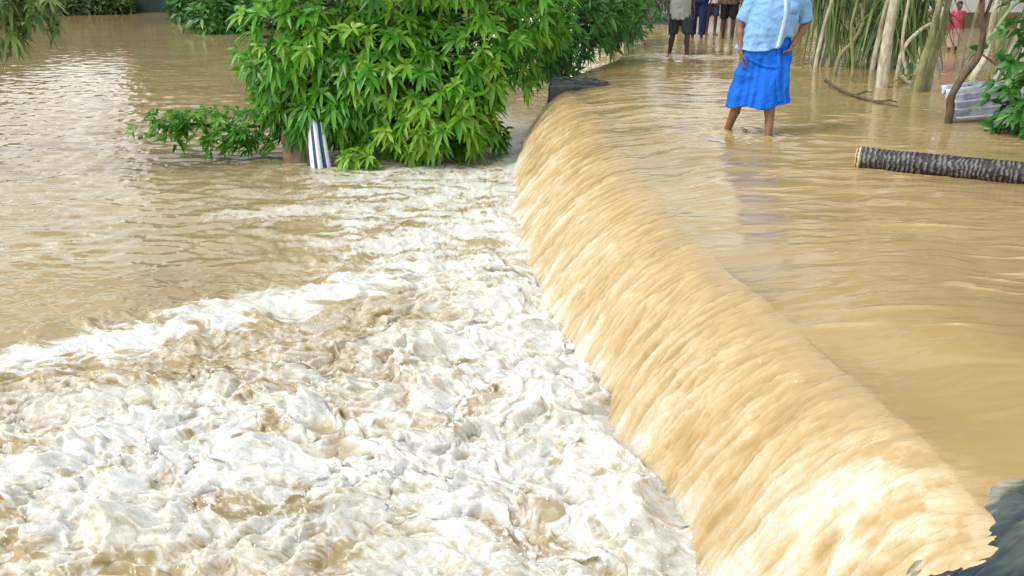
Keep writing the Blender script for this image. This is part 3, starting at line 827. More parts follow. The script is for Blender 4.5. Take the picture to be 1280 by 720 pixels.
# fallen twig, floating log, tin sheet
bm = bmesh.new()
tw = spline([at(1032, 101, .06), at(1050, 112, .04), at(1072, 121, .02), at(1098, 128, .01), at(1122, 134, .0)], 5)
tube(bm, tw, [.022 - .008 * i / len(tw) for i in range(len(tw))], 6, .12)
o = thing('fallen_branch', 'thin dark bare branch lying in the brown water before the thick trunk', 'branch', tuple(tw[0]))
to_local(bm_obj('stem', bm, M['bark_dark'], o, True), o)
for tp_ in ([tw[9], tw[9] + Vector((.18, .12, .03)), tw[9] + Vector((.30, .2, .01))], [tw[14], tw[14] + Vector((.15, -.06, .02)), tw[14] + Vector((.24, -.07, .0))]):
    bm = bmesh.new()
    tube(bm, tp_, [.012, .009, .005], 5, .1)
    to_local(bm_obj('twig', bm, M['bark_dark'], o, True), o)

def palm_log():
    a = Vector((2.72, 6.92, .058)); b = Vector((5.2, 5.58, .075))
    o = thing('palm_log', 'dark ringed palm trunk with a pale sawn end floating on the brown road water', 'log', a)
    L = (b - a).length; t = (b - a).normalized(); n1 = t.cross(Vector((0, 0, 1))).normalized(); n2 = n1.cross(t)
    nr, ns = 420, 40
    u_ = np.linspace(0, L, nr)
    ph = u_ * 27 + 3.0 * fbm(u_ * 2.3, u_ * 0, 3, 501)
    th = np.linspace(0, 2 * np.pi, ns, endpoint=False)
    UU, TH = np.meshgrid(ph, th, indexing='ij'); U0 = np.repeat(u_[:, None], ns, 1)
    saw = (UU + .55 * fbm(np.cos(TH) * 1.8 + U0 * 4, np.sin(TH) * 1.8, 3, 503)) % 1.0
    saw = saw * (0.55 + 0.9 * sm(-.4, .4, fbm(U0 * 7, TH * 1.2, 3, 509)))
    r = .088 - .006 * U0 + .005 * saw ** 2 + .004 * fbm(np.cos(TH) * 4, np.sin(TH) * 4 + U0 * 26, 3, 505) + .004 * fbm(U0 * 1.5, TH * 0, 2, 507)
    r[0] *= .93; r[-1] *= .93
    bow = .035 * np.sin(np.pi * U0 / L) + .012 * fbm(U0 * 2.1, TH * 0, 2, 511)
    Pn = bow[..., None] * np.array(n1) + np.array(a)[None, None] + U0[..., None] * np.array(t) + (r * np.cos(TH))[..., None] * np.array(n1) + (r * np.sin(TH))[..., None] * np.array(n2)
    q = grid_quads(nr, ns)
    wrap = np.arange(nr - 1) * ns
    q = np.concatenate([q, np.stack([wrap + ns - 1, wrap, wrap + ns, wrap + 2 * ns - 1], 1)])
    m, n, l, p = new_mat('palm_bark')
    at_ = n.new('ShaderNodeAttribute'); at_.attribute_name = 'ring'
    nz = n.new('ShaderNodeTexNoise'); nz.inputs['Scale'].default_value = 34; nz.inputs['Detail'].default_value = 6
    tc = n.new('ShaderNodeTexCoord'); l.new(tc.outputs['Object'], nz.inputs['Vector'])
    ad = n.new('ShaderNodeMath'); ad.operation = 'MULTIPLY'; l.new(at_.outputs['Fac'], ad.inputs[0]); l.new(nz.outputs[0], ad.inputs[1])
    cr = n.new('ShaderNodeValToRGB'); e = cr.color_ramp.elements
    e[0].position = .20; e[0].color = (.012, .010, .012, 1); e[1].position = .62; e[1].color = (.20, .18, .17, 1)
    l.new(ad.outputs[0], cr.inputs[0]); l.new(cr.outputs[0], p.inputs['Base Color']); p.inputs['Roughness'].default_value = .6
    bp = n.new('ShaderNodeBump'); bp.inputs['Strength'].default_value = .8; bp.inputs['Distance'].default_value = .01
    l.new(nz.outputs[0], bp.inputs['Height']); l.new(bp.outputs[0], p.inputs['Normal'])
    to_local(link('bark', np_mesh('bark', Pn.reshape(-1, 3), q, {'ring': np.clip(saw * 1.15, 0, 1)}), m, o), o)
    M['cut_wood'] = noise_mat('cut_wood', (.42, .30, .16), (.66, .54, .34), 30, .8, .4)
    for e0, sgn in ((a, -1), (b, 1)):
        bm = bmesh.new()
        cv = bm.verts.new(e0 + t * sgn * .006)
        ctr = [Vector(Pn[0 if sgn < 0 else -1, k]) - e0 for k in range(ns)]
        rim = [bm.verts.new(e0 + q_ * 1.02 + t * sgn * .003) for q_ in ctr]
        rim2 = [bm.verts.new(e0 + q_ * 1.13 - t * sgn * .03) for q_ in ctr]
        for k in range(ns):
            bm.faces.new((rim[k], rim[(k + 1) % ns], rim2[(k + 1) % ns], rim2[k]))
        for k in range(ns):
            bm.faces.new((cv, rim[k], rim[(k + 1) % ns]) if sgn > 0 else (cv, rim[(k + 1) % ns], rim[k]))
        to_local(bm_obj('cut_end', bm, M['cut_wood'], o), o)
palm_log()

m, n, l, p = new_mat('galvanised_tin'); M['tin'] = m
tc = n.new('ShaderNodeTexCoord'); nz = n.new('ShaderNodeTexNoise'); nz.inputs['Scale'].default_value = 9; nz.inputs['Detail'].default_value = 5
l.new(tc.outputs['Object'], nz.inputs['Vector'])
cr = n.new('ShaderNodeValToRGB'); cr.color_ramp.elements[0].position = .3; cr.color_ramp.elements[0].color = (.30, .32, .36, 1); cr.color_ramp.elements[1].position = .65; cr.color_ramp.elements[1].color = (.62, .64, .68, 1)
l.new(nz.outputs[0], cr.inputs[0]); l.new(cr.outputs[0], p.inputs['Base Color']); p.inputs['Metallic'].default_value = .35; p.inputs['Roughness'].default_value = .36

def tin(name, P0, ex, nrm_pts, waves, amp, length, label, cat, mat, nl=30, thick=.004, nx=12):
    """corrugated sheet : profile polyline nrm_pts swept along ex"""
    ex = Vector(ex).normalized()
    prof = spline(nrm_pts, 24)
    n_ = len(prof); V_ = []
    for j in range(nx + 1):
        for i, q in enumerate(prof):
            tn = (prof[min(i + 1, n_ - 1)] - prof[max(i - 1, 0)]).normalized(); nn = tn.cross(ex).normalized()
            bend = .02 * math.sin(j * .5 + i * .03)
            V_.append(Vector(P0) + q + ex * (length * j / nx) + nn * (amp * math.sin(2 * math.pi * waves * i / (n_ - 1)) + bend))
    me = np_mesh(name, np.array(V_), grid_quads(nx + 1, n_))
    ob = link(name, me, mat)
    so = ob.modifiers.new('thickness', 'SOLIDIFY'); so.thickness = thick; so.offset = 0
    return ob
c0 = at(1192, 152, 0)
o = thing('tin_sheet', 'bent silvery corrugated roofing sheet fallen into the water below the crooked trunks', 'roofing sheet', tuple(c0))
ob = tin('ridged_sheet', c0 + Vector((-.02, -.05, -.06)), (1, .12, .03), [(0, -.05, -.02), (0, .0, .10), (0, .10, .22), (0, .24, .31), (0, .42, .35)], 7, .036, 1.15, None, None, M['tin'])
ob.parent = o; to_local(ob, o)
bm = bmesh.new()
box_ = [c0 + Vector((.25, .35, -.3)), c0 + Vector((.28, .34, .32))]
tube(bm, box_, [.03, .03], 8)
to_local(bm_obj('wooden_prop', bm, M['bark_dark'], o, True), o)

# ------------------------------------------------------------------ striped strip and pillar stump under the big tree
m, n, l, p = new_mat('striped_paint')
tc = n.new('ShaderNodeTexCoord'); at_ = n.new('ShaderNodeAttribute'); at_.attribute_name = 'stripe'
cr = n.new('ShaderNodeValToRGB'); cr.color_ramp.interpolation = 'CONSTANT'
e = cr.color_ramp.elements
cols = [(0, (.03, .05, .12)), (.10, (.80, .82, .88)), (.33, (.03, .07, .18)), (.48, (.80, .82, .88)), (.68, (.02, .08, .16)), (.84, (.78, .82, .86))]
e[0].position = cols[0][0]; e[0].color = (*cols[0][1], 1); e[1].position = cols[1][0]; e[1].color = (*cols[1][1], 1)
for pos, c_ in cols[2:]:
    k = e.new(pos); k.color = (*c_, 1)
l.new(at_.outputs['Fac'], cr.inputs[0]); l.new(cr.outputs[0], p.inputs['Base Color']); p.inputs['Roughness'].default_value = .5
b0 = at(399, 209, POOL_Z)
nu, nv = 26, 24
uu, vv = np.meshgrid(np.linspace(0, 1, nu), np.linspace(0, 1, nv))
hgt_ = .72
xx = (uu - .5) * (.30 - .07 * vv) - .055 * vv + .02
yy = -.10 * np.sin(np.pi * uu) + .012 * np.sin(2 * np.pi * uu * 3) + .10 * vv ** 2
zz = vv * hgt_ * (1 - .10 * (uu - .45) ** 2 * 4) - .10
o = thing('striped_strip', 'upright curved strip with blue and white stripes in the water under the big tree', 'striped strip', tuple(b0))
ob = link('sheet', np_mesh('sheet', np.stack([xx, yy, zz], -1).reshape(-1, 3), grid_quads(nv, nu), {'stripe': uu}), m, o)
so = ob.modifiers.new('thickness', 'SOLIDIFY'); so.thickness = .012
bm = bmesh.new()
tube(bm, [Vector((-.13, .03, -.3)), Vector((-.145, .04, .2)), Vector((-.165, .1, .6))], [.012, .012, .010], 8)
bm_obj('support_rod', bm, M['bark_dark'], o, True)
M['laterite'] = noise_mat('laterite', (.20, .10, .07), (.34, .19, .13), 9, .9, .5)
b0 = at(368, 205, POOL_Z)
o = thing('laterite_pillar', 'reddish brown stump of a laterite pillar half hidden beneath hanging leaves', 'pillar', (b0.x, b0.y + .25, POOL_Z))
bm = bmesh.new()
for z0, z1, s in ((-.8, .22, .17), (.225, .42, .165), (.425, .62, .16)):
    r_ = bmesh.ops.create_cube(bm, size=1, matrix=Matrix.Translation((random.uniform(-.008, .008), 0, (z0 + z1) / 2)) @ Matrix.Rotation(random.uniform(-.06, .06), 4, 'Z') @ Matrix.Diagonal((s * 2, s * 2, z1 - z0, 1)))
bmesh.ops.bevel(bm, geom=bm.edges[:], offset=.02, segments=2, affect='EDGES')
for v in bm.verts:
    v.co += Vector((noise(np.array([v.co.z * 9]), np.array([v.co.y * 9]), 3)[0], 0, 0)) * .012
bm_obj('block_course', bm, M['laterite'], o, True)
bm = bmesh.new()
bmesh.ops.create_cube(bm, size=1, matrix=Matrix.Translation((0.01, 0, .655)) @ Matrix.Rotation(.05, 4, 'Y') @ Matrix.Diagonal((.38, .37, .05, 1)))
bmesh.ops.bevel(bm, geom=bm.edges[:], offset=.012, segments=2, affect='EDGES')
bm_obj('coping', bm, M['ground'], o, True)

# ------------------------------------------------------------------ broken slabs at the two ends of the cascade
def slab(name, label, pts, bev, thick, loc, tilt, mat, seed):
    """irregular slab from an outline, densely subdivided so that its surface is uneven"""
    o = thing(name, label, 'slab', loc)
    bm = bmesh.new()
    vs_ = [bm.verts.new((x, y, 0)) for x, y in pts]
    f = bm.faces.new(vs_)
    r_ = bmesh.ops.extrude_face_region(bm, geom=[f])
    for v in r_['geom']:
        if isinstance(v, bmesh.types.BMVert):
            v.co.z -= thick
    bmesh.ops.recalc_face_normals(bm, faces=bm.faces)
    bmesh.ops.bevel(bm, geom=bm.edges[:], offset=bev, segments=4, affect='EDGES')
    bmesh.ops.triangulate(bm, faces=bm.faces)
    for k in range(4):
        bmesh.ops.subdivide_edges(bm, edges=[e_ for e_ in bm.edges if e_.calc_length() > .05], cuts=1)
        bmesh.ops.triangulate(bm, faces=bm.faces)
    co = np.array([v.co[:] for v in bm.verts])
    dz = .030 * fbm(co[:, 0] * 4, co[:, 1] * 4, 3, seed) + .012 * (ridged(co[:, 0] * 3 + co[:, 1] * 2, co[:, 1] * 9 - co[:, 0] * 5, 3, seed + 2) - .5) + .006 * fbm(co[:, 0] * 18, co[:, 1] * 18, 3, seed + 5)
    dx = .02 * fbm(co[:, 1] * 5, co[:, 2] * 5, 3, seed + 9)
    for v, a, b in zip(bm.verts, dz, dx):
        v.co.z += a; v.co.x += b
    bm.transform(tilt.to_4x4())
    ob = bm_obj('concrete', bm, mat, o, True)
    return o
near_c = at(1265, 665, 0.0)
def worn_slab():
    o = thing('road_slab', 'dark wet broken slab of the road edge showing through the cascade in the near corner', 'slab', (near_c.x + .13, near_c.y - .11, -.028))
    nr_, nt_ = 90, 220
    rr_, tt = np.meshgrid(np.linspace(0, 1, nr_), np.linspace(0, 2 * np.pi, nt_, endpoint=False), indexing='ij')
    out_ = 1 + .13 * fbm(np.cos(tt) * 1.6, np.sin(tt) * 1.6, 4, 621)
    x = rr_ * out_ * np.cos(tt) * .47; y = rr_ * out_ * np.sin(tt) * .60
    z = .030 - .10 * rr_ ** 2 - .55 * np.clip(rr_ - .80, 0, 1) ** 1.3 * 2.2
    z = z + .42 * np.minimum(x, 0) * (1 + .8 * np.clip(-x, 0, 1)) + .20 * np.maximum(x, 0)
    z = z + .007 * fbm(x * 5, y * 6, 4, 623) + .010 * (ridged(x * 2.5 + y * 1.5, y * 8 - x * 4, 4, 625) - .5) + .004 * fbm(x * 24, y * 30, 3, 627)
    V_ = np.stack([x, y, z], -1).reshape(-1, 3)
    k = np.arange(nt_); q_ = []
    for a in range(nr_ - 1):
        q_.append(np.stack([a * nt_ + k, (a + 1) * nt_ + k, (a + 1) * nt_ + (k + 1) % nt_, a * nt_ + (k + 1) % nt_], 1))
    film = np.clip(sm(.45, .80, ridged(x * 1.6 + y * .8, y * 5.5 - x * 2.4, 4, 629)) * .40 + .38 * sm(.10, .34, y) + .25 * sm(-.14, -.35, y) + .38 * sm(.50, .85, rr_ + .32 * fbm(x * 5, y * 5, 4, 631)) * sm(.15, -.05, x), 0, 1)
    m, n, l, p = new_mat('wet_slab_film')
    at_ = n.new('ShaderNodeAttribute'); at_.attribute_name = 'film'
    nz = n.new('ShaderNodeTexNoise'); nz.inputs['Scale'].default_value = 16; nz.inputs['Detail'].default_value = 6
    tc = n.new('ShaderNodeTexCoord'); mp = n.new('ShaderNodeMapping'); mp.inputs['Scale'].default_value = (1, 3, 1)
    l.new(tc.outputs['Object'], mp.inputs[0]); l.new(mp.outputs[0], nz.inputs['Vector'])
    mu = n.new('ShaderNodeMath'); mu.operation = 'MULTIPLY_ADD'; mu.inputs[1].default_value = .9; l.new(at_.outputs['Fac'], mu.inputs[0])
    sb = n.new('ShaderNodeMath'); sb.operation = 'MULTIPLY_ADD'; sb.inputs[1].default_value = .5; sb.inputs[2].default_value = -.25
    l.new(nz.outputs[0], sb.inputs[0]); l.new(sb.outputs[0], mu.inputs[2])
    cr = n.new('ShaderNodeValToRGB'); e = cr.color_ramp.elements
    e[0].position = .05; e[0].color = (.016, .024, .032, 1); e[1].position = .9; e[1].color = (.34, .31, .21, 1)
    k_ = e.new(.45); k_.color = (.060, .075, .060, 1)
    l.new(mu.outputs[0], cr.inputs[0]); l.new(cr.outputs[0], p.inputs['Base Color'])
    p.inputs['Roughness'].default_value = .08; p.inputs['IOR'].default_value = 1.4
    bp = n.new('ShaderNodeBump'); bp.inputs['Strength'].default_value = .25; bp.inputs['Distance'].default_value = .01
    l.new(nz.outputs[0], bp.inputs['Height']); l.new(bp.outputs[0], p.inputs['Normal'])
    link('concrete', np_mesh('concrete', V_, np.concatenate(q_), {'film': film}), m, o)
worn_slab()
far_c = at(718, 104, .03)
slab('kerb_slab', 'dark lifted slab at the far end of the cascade beside the leafy bank', [(-.34, -.30), (-.28, .22), (.30, .24), (.52, .05), (.36, -.10), (-.05, -.24)], .03, .75, (far_c.x, far_c.y + .15, .055), Euler((R(2), R(3), 0)).to_matrix(), M['slab'], 611)

# ------------------------------------------------------------------ people
SKIN = noise_mat('brown_skin', (.16, .075, .042), (.23, .115, .068), 14, .5, .05)
SKIN_D = noise_mat('dark_skin', (.06, .03, .018), (.09, .048, .03), 14, .5, .05)
HAIR = noise_mat('black_hair', (.006, .005, .005), (.02, .016, .014), 60, .5, .4, stretch=(3, 3, .6))

def fabric(name, c, var=.9, scale=70):
    return noise_mat(name, tuple(x * max(var, .9) for x in c), c, scale, .85, .15, spec=.2)

def capsule(bm, p0, p1, r0, r1, seg=14, flat=None):
    p0, p1 = Vector(p0), Vector(p1)
    ax = (p1 - p0); L = ax.length; ax = ax.normalized() if L > 1e-6 else Vector((0, 0, 1))
    h = Vector((0, 1, 0)) if abs(ax.y) < .9 else Vector((1, 0, 0))
    n1 = ax.cross(h).normalized(); n2 = ax.cross(n1)
    rings_ = []
    for k in range(1, 5):
        a = -math.pi / 2 + k * math.pi / 8
        rings_.append((p0 + ax * math.sin(a) * r0, math.cos(a) * r0))
    for k in range(0, 4):
        a = k * math.pi / 8
        rings_.append((p1 + ax * math.sin(a) * r1, math.cos(a) * r1))
    rr = []
    for c, r in rings_:
        rr.append([bm.verts.new(c + (n1 * math.cos(t) + n2 * math.sin(t)) * r) for t in [2 * math.pi * i / seg for i in range(seg)]])
    b = bm.verts.new(p0 - ax * r0); t_ = bm.verts.new(p1 + ax * r1)
    for x, y in zip(rr, rr[1:]):
        for i in range(seg):
            bm.faces.new((x[i], x[(i + 1) % seg], y[(i + 1) % seg], y[i]))
    for i in range(seg):
        bm.faces.new((b, rr[0][(i + 1) % seg], rr[0][i])); bm.faces.new((t_, rr[-1][i], rr[-1][(i + 1) % seg]))

def ellipsoid(bm, c, rad, rot=None):
    mt = Matrix.Translation(Vector(c)) @ ((rot or Matrix.Identity(3)).to_4x4()) @ Matrix.Diagonal((*rad, 1))
    bmesh.ops.create_uvsphere(bm, u_segments=18, v_segments=12, radius=1, matrix=mt)

def loft(bm, rings_, closed=True):
    """rings_: list of vertex coordinate lists of equal length"""
    rr = [[bm.verts.new(Vector(q)) for q in ring_] for ring_ in rings_]
    k = len(rr[0])
    for x, y in zip(rr, rr[1:]):
        for i in range(k):
            bm.faces.new((x[i], x[(i + 1) % k], y[(i + 1) % k], y[i]))
    if closed:
        bm.faces.new(rr[0][::-1]); bm.faces.new(rr[-1])

def ell_ring(c, rx_, ry_, nseg=28, fold=None):
    return [Vector(c) + Vector((math.cos(t) * rx_ * (1 + (fold(t) if fold else 0)), math.sin(t) * ry_ * (1 + (fold(t) if fold else 0)), 0)) for t in [2 * math.pi * i / nseg for i in range(nseg)]]

def remeshed(name, bm, voxel, smooth_it=4, mat=None, parent=None, wrinkle=None):
    bmesh.ops.recalc_face_normals(bm, faces=bm.faces)
    me = bpy.data.meshes.new(name + '_src'); bm.to_mesh(me); bm.free()
    tmp = bpy.data.objects.new(name + '_src', me); C.objects.link(tmp)
    md = tmp.modifiers.new('r', 'REMESH'); md.mode = 'VOXEL'; md.voxel_size = voxel; md.use_smooth_shade = True
    sm_ = tmp.modifiers.new('s', 'SMOOTH'); sm_.factor = .5; sm_.iterations = smooth_it
    dg = bpy.context.evaluated_depsgraph_get()
    out = bpy.data.meshes.new_from_object(tmp.evaluated_get(dg))
    bpy.data.objects.remove(tmp); bpy.data.meshes.remove(me)
    out.name = name
    if wrinkle:
        n_ = len(out.vertices); co = np.empty(n_ * 3, np.float32); out.vertices.foreach_get('co', co); co = co.reshape(-1, 3)
        no = np.empty(n_ * 3, np.float32); out.vertices.foreach_get('normal', no); no = no.reshape(-1, 3)
        co = co + no * wrinkle(co)[:, None]
        out.vertices.foreach_set('co', co.astype(np.float32).ravel()); out.update()
    out.polygons.foreach_set("use_smooth", [True] * len(out.polygons))
    out.materials.clear()
    return link(name, out, mat, parent)

def hand(bm, wr, d, side, thumb, size=.18):
    """wr wrist, d direction of the hand, side across the knuckles (towards the little finger), fingers curling towards thumb x..."""
    wr, d, side, thumb = Vector(wr), Vector(d).normalized(), Vector(side).normalized(), Vector(thumb).normalized()
    pl = side.cross(d).normalized()                           # palm side
    if pl.dot(thumb) < 0: pl = -pl
    s = size / .18
    for k in (-1.2, -.4, .4, 1.2):
        capsule(bm, wr + side * k * .010 * s, wr + d * .088 * s + side * k * .019 * s, .014 * s, .0115 * s, 10)
    for k, ln_ in zip((-1.5, -.5, .5, 1.5), (.072, .080, .074, .056)):
        a = wr + d * .09 * s + side * k * .0205 * s
        b = a + (d * .93 + pl * .22 + side * k * .03).normalized() * ln_ * .5 * s
        c = b + (d * .72 + pl * .65).normalized() * ln_ * .32 * s
        e_ = c + (d * .35 + pl * .9).normalized() * ln_ * .24 * s
        capsule(bm, a, b, .0098 * s, .009 * s, 10); capsule(bm, b, c, .009 * s, .0083 * s, 10); capsule(bm, c, e_, .0083 * s, .0068 * s, 10)
    a = wr + d * .025 * s - side * .018 * s
    b = a + (d * .6 - side * .75 + pl * .25).normalized() * .042 * s
    c = b + (d * .9 - side * .25 + pl * .35).normalized() * .032 * s
    e_ = c + (d * .95 + pl * .3).normalized() * .024 * s
    capsule(bm, a, b, .014 * s, .0115 * s, 10); capsule(bm, b, c, .0112 * s, .010 * s, 10); capsule(bm, c, e_, .010 * s, .0075 * s, 10)

def body(J, mat, parent, voxel=.009, female=False, k=1.0):
    """J joints in metres, local; x is the figure's left seen from the front, -y is forward"""
    bm = bmesh.new()
    V_ = {a: Vector(b) for a, b in J.items()}
    pel, che, nek, hd = V_['pelvis'], V_['chest'], V_['neck'], V_['head']
    up = (che - pel).normalized()
    ellipsoid(bm, pel, (.155 * k, .115 * k, .13 * k)); ellipsoid(bm, (pel + che) / 2, (.135 * k, .10 * k, .17 * k)); ellipsoid(bm, che, (.165 * k, .115 * k, .17 * k))
    capsule(bm, che + up * .10 * k, nek, .075 * k, .055 * k); capsule(bm, nek, hd - Vector((0, -.01, .05)) * k, .055 * k, .052 * k)
    for s in 'LR':
        capsule(bm, che + up * .11 * k, V_['sh' + s], .07 * k, .058 * k)
        capsule(bm, V_['sh' + s], V_['el' + s], .052 * k, .038 * k); capsule(bm, V_['el' + s], V_['wr' + s], .038 * k, .025 * k)
        m_ = (V_['el' + s] * .72 + V_['wr' + s] * .28); ellipsoid(bm, m_, (.041 * k, .041 * k, .055 * k))
        dv = (V_['wr' + s] - V_['el' + s]).normalized()
        inward = Vector((-1 if V_['sh' + s].x > 0 else 1, 0, 0))
        hand(bm, V_['wr' + s], dv, Vector((0, .96, -.1)) - dv * dv.dot(Vector((0, .96, -.1))), inward, .175 * k)
        capsule(bm, pel + Vector((math.copysign(.07, V_['kn' + s].x - pel.x + (.001 if s == 'L' else -.001)) if False else (.075 if s == 'L' else -.075), 0, -.03)) * 1.0 if k == 1 else pel + Vector((.075 * k if s == 'L' else -.075 * k, 0, -.03 * k)), V_['kn' + s], .088 * k, .055 * k)
        capsule(bm, V_['kn' + s], V_['an' + s], .053 * k, .034 * k)
        ca = V_['kn' + s] * .68 + V_['an' + s] * .32 + Vector((0, .018 * k, 0)); ellipsoid(bm, ca, (.050 * k, .052 * k, .10 * k))
        an = V_['an' + s]; toe = an + Vector((.02 if s == 'L' else -.02, -.17, -.055)) * k
        capsule(bm, an + Vector((0, .03, -.045)) * k, toe, .036 * k, .028 * k); capsule(bm, an, an + Vector((0, -.05, -.045)) * k, .037 * k, .036 * k)
    # head : skull, jaw, nose, brow, lips, ears ; eye sockets
    ellipsoid(bm, hd + Vector((0, .012, .03)) * k, (.076 * k, .095 * k, .10 * k)); ellipsoid(bm, hd + Vector((0, -.028, -.045)) * k, (.055 * k, .062 * k, .065 * k))
    capsule(bm, hd + Vector((0, -.088, .015)) * k, hd + Vector((0, -.108, -.022)) * k, .010 * k, .015 * k, 10)
    capsule(bm, hd + Vector((-.034, -.080, .028)) * k, hd + Vector((.034, -.080, .028)) * k, .014 * k, .014 * k, 10)
    capsule(bm, hd + Vector((-.018, -.088, -.052)) * k, hd + Vector((.018, -.088, -.052)) * k, .009 * k, .009 * k, 10)
    for s in (-1, 1):
        ellipsoid(bm, hd + Vector((.078 * s, .012, 0)) * k, (.012 * k, .022 * k, .032 * k))
    return remeshed('body', bm, voxel, 3, mat, parent)

def head_bits(J, parent, k=1.0, hairmat=None):
    hd = Vector(J['head'])
    bm = bmesh.new()
    mt = Matrix.Translation(hd + Vector((0, .018, .042)) * k) @ Matrix.Diagonal((.084 * k, .103 * k, .105 * k, 1))
    bmesh.ops.create_uvsphere(bm, u_segments=28, v_segments=18, radius=1, matrix=mt)
    kill = [v for v in bm.verts if v.co.z < hd.z + (.055 if v.co.y < hd.y - .02 * k else (-.03 if v.co.y > hd.y + .03 * k else .01)) * k]
    bmesh.ops.delete(bm, geom=kill, context='VERTS')
    ob = bm_obj('hair', bm, hairmat or HAIR, parent, True)
    so = ob.modifiers.new('t', 'SOLIDIFY'); so.thickness = .012 * k
    for s in (-1, 1):
        bm = bmesh.new(); ellipsoid(bm, hd + Vector((.031 * s, -.081, .008)) * k, (.014 * k, .009 * k, .009 * k))
        if 'eye_white' not in M:
            M['eye_white'] = noise_mat('eye_white', (.6, .58, .55), (.7, .68, .65), 5, .2, 0)
        eye = bm_obj('eye', bm, M['eye_white'], parent, True)
        bm = bmesh.new(); ellipsoid(bm, hd + Vector((.031 * s, -.0885, .008)) * k, (.006 * k, .003 * k, .006 * k))
        bm_obj('iris', bm, HAIR, eye, True)

def sleeve(bm, a, b, r0, r1):
    a, b = Vector(a), Vector(b); t = (b - a).normalized(); h = Vector((0, 1, 0)); n1 = t.cross(h).normalized(); n2 = t.cross(n1)
    rr = []
    for u_, r in ((-.35, r0 * .8), (0, r0), (.5, (r0 + r1) / 2 * 1.03), (1, r1)):
        c = a + (b - a) * u_
        rr.append([c + (n1 * math.cos(x) + n2 * math.sin(x)) * r for x in [2 * math.pi * i / 20 for i in range(20)]])
    loft(bm, rr)

def shirt(J, mat, parent, hem, sl_end=.85, girth=1.0, voxel=.010, k=1.0, wr=1.0, hem_shift=(0, 0)):
    V_ = {a: Vector(b) for a, b in J.items()}
    pel, che, nek = V_['pelvis'], V_['chest'], V_['neck']
    bm = bmesh.new()
    zt = nek.z - .015 * k
    prof = [(hem, .196, .140), (hem + .06 * k, .192, .138), (hem + .20 * k, .184, .136), (che.z - .02 * k, .186, .138), (che.z + .09 * k, .190, .130), (che.z + .17 * k, .165, .105), (zt, .075, .075)]
    rr = []
    for z, a, b in prof:
        u_ = (z - pel.z) / max(1e-4, nek.z - pel.z); c = pel + (nek - pel) * u_; c.z = z
        if u_ < .1: c = c + Vector((hem_shift[0], hem_shift[1], 0)) * (1 - u_)
        rr.append(ell_ring(c, a * girth * k, b * girth * k))
    loft(bm, rr)
    for s in 'LR':
        ellipsoid(bm, V_['sh' + s] + Vector((0, 0, -.005)), (.070 * k, .072 * k, .066 * k))
        sleeve(bm, V_['sh' + s], V_['sh' + s] + (V_['el' + s] - V_['sh' + s]) * sl_end, .074 * k, .070 * k)
    def wrk(co):
        a = np.arctan2(co[:, 1], co[:, 0])
        f = .010 * fbm(co[:, 0] * 7 + co[:, 2] * 5, co[:, 2] * 9 + co[:, 1] * 6, 3, 701) + .008 * (ridged(co[:, 0] * 5 + co[:, 2] * 6, co[:, 2] * 5 - co[:, 0] * 7 + co[:, 1] * 4, 2, 705) - .5)
        f += .010 * np.sin(a * 9 + 3 * co[:, 2] * 4) * sm(.25, 0, co[:, 2] - hem)
        return f * wr * k
    return remeshed('shirt', bm, voxel, 3, mat, parent, wrk)

def skirt(J, mat, parent, top, hem_fn, rx0, ry0, rx1, ry1, c_top, c_bot, name='lungi', nz_=60, ns=180, fa=1.0, seed=0, ex=.8):
    """wrapped cloth : open cone with folds that deepen towards the hem"""
    rr = []
    for i in range(nz_ + 1):
        u_ = i / nz_
        ring_ = []
        for j in range(ns):
            t = 2 * math.pi * j / ns
            hem = hem_fn(t); z = top + (hem - top) * u_
            c = Vector(c_top).lerp(Vector(c_bot), u_)
            f = .016 * u_ ** .8 * math.sin(7 * t + 2.2 * math.sin(2 * t + seed) + 1.5 * u_) + .010 * u_ * math.sin(13 * t + 3 * math.sin(3 * t) + 2.5 * u_)
            f += .012 * math.sin(3 * t + 6 * u_ + seed) * math.sin(math.pi * u_) + .010 * math.exp(-((u_ - .12) / .05) ** 2)
            diag = float(0)
            rx_ = rx0 + (rx1 - rx0) * u_ ** ex + f * fa * min(1, .25 + 2.2 * u_); ry_ = ry0 + (ry1 - ry0) * u_ ** ex + f * fa * min(1, .25 + 2.2 * u_)
            ring_.append(Vector((c.x + math.cos(t) * rx_, c.y + math.sin(t) * ry_, z)))
        rr.append(ring_)
    bm = bmesh.new(); loft(bm, rr, closed=False)
    bmesh.ops.recalc_face_normals(bm, faces=bm.faces)
    ob = bm_obj(name, bm, mat, parent, True)
    co = np.array([v.co[:] for v in ob.data.vertices]); no = np.array([v.normal[:] for v in ob.data.vertices])
    d_ = .016 * (ridged(co[:, 0] * 3.5 + co[:, 2] * 2.5 + seed, co[:, 2] * 5 - co[:, 0] * 4, 3, 711) - .5) + .006 * fbm(co[:, 0] * 12, co[:, 2] * 9, 3, 715)
    co = co + no * (d_ * np.clip((top - co[:, 2]) * 6, 0, 1))[:, None] * fa
    ob.data.vertices.foreach_set('co', co.astype(np.float32).ravel()); ob.data.update()
    so = ob.modifiers.new('t', 'SOLIDIFY'); so.thickness = .006; so.offset = -1
    return ob

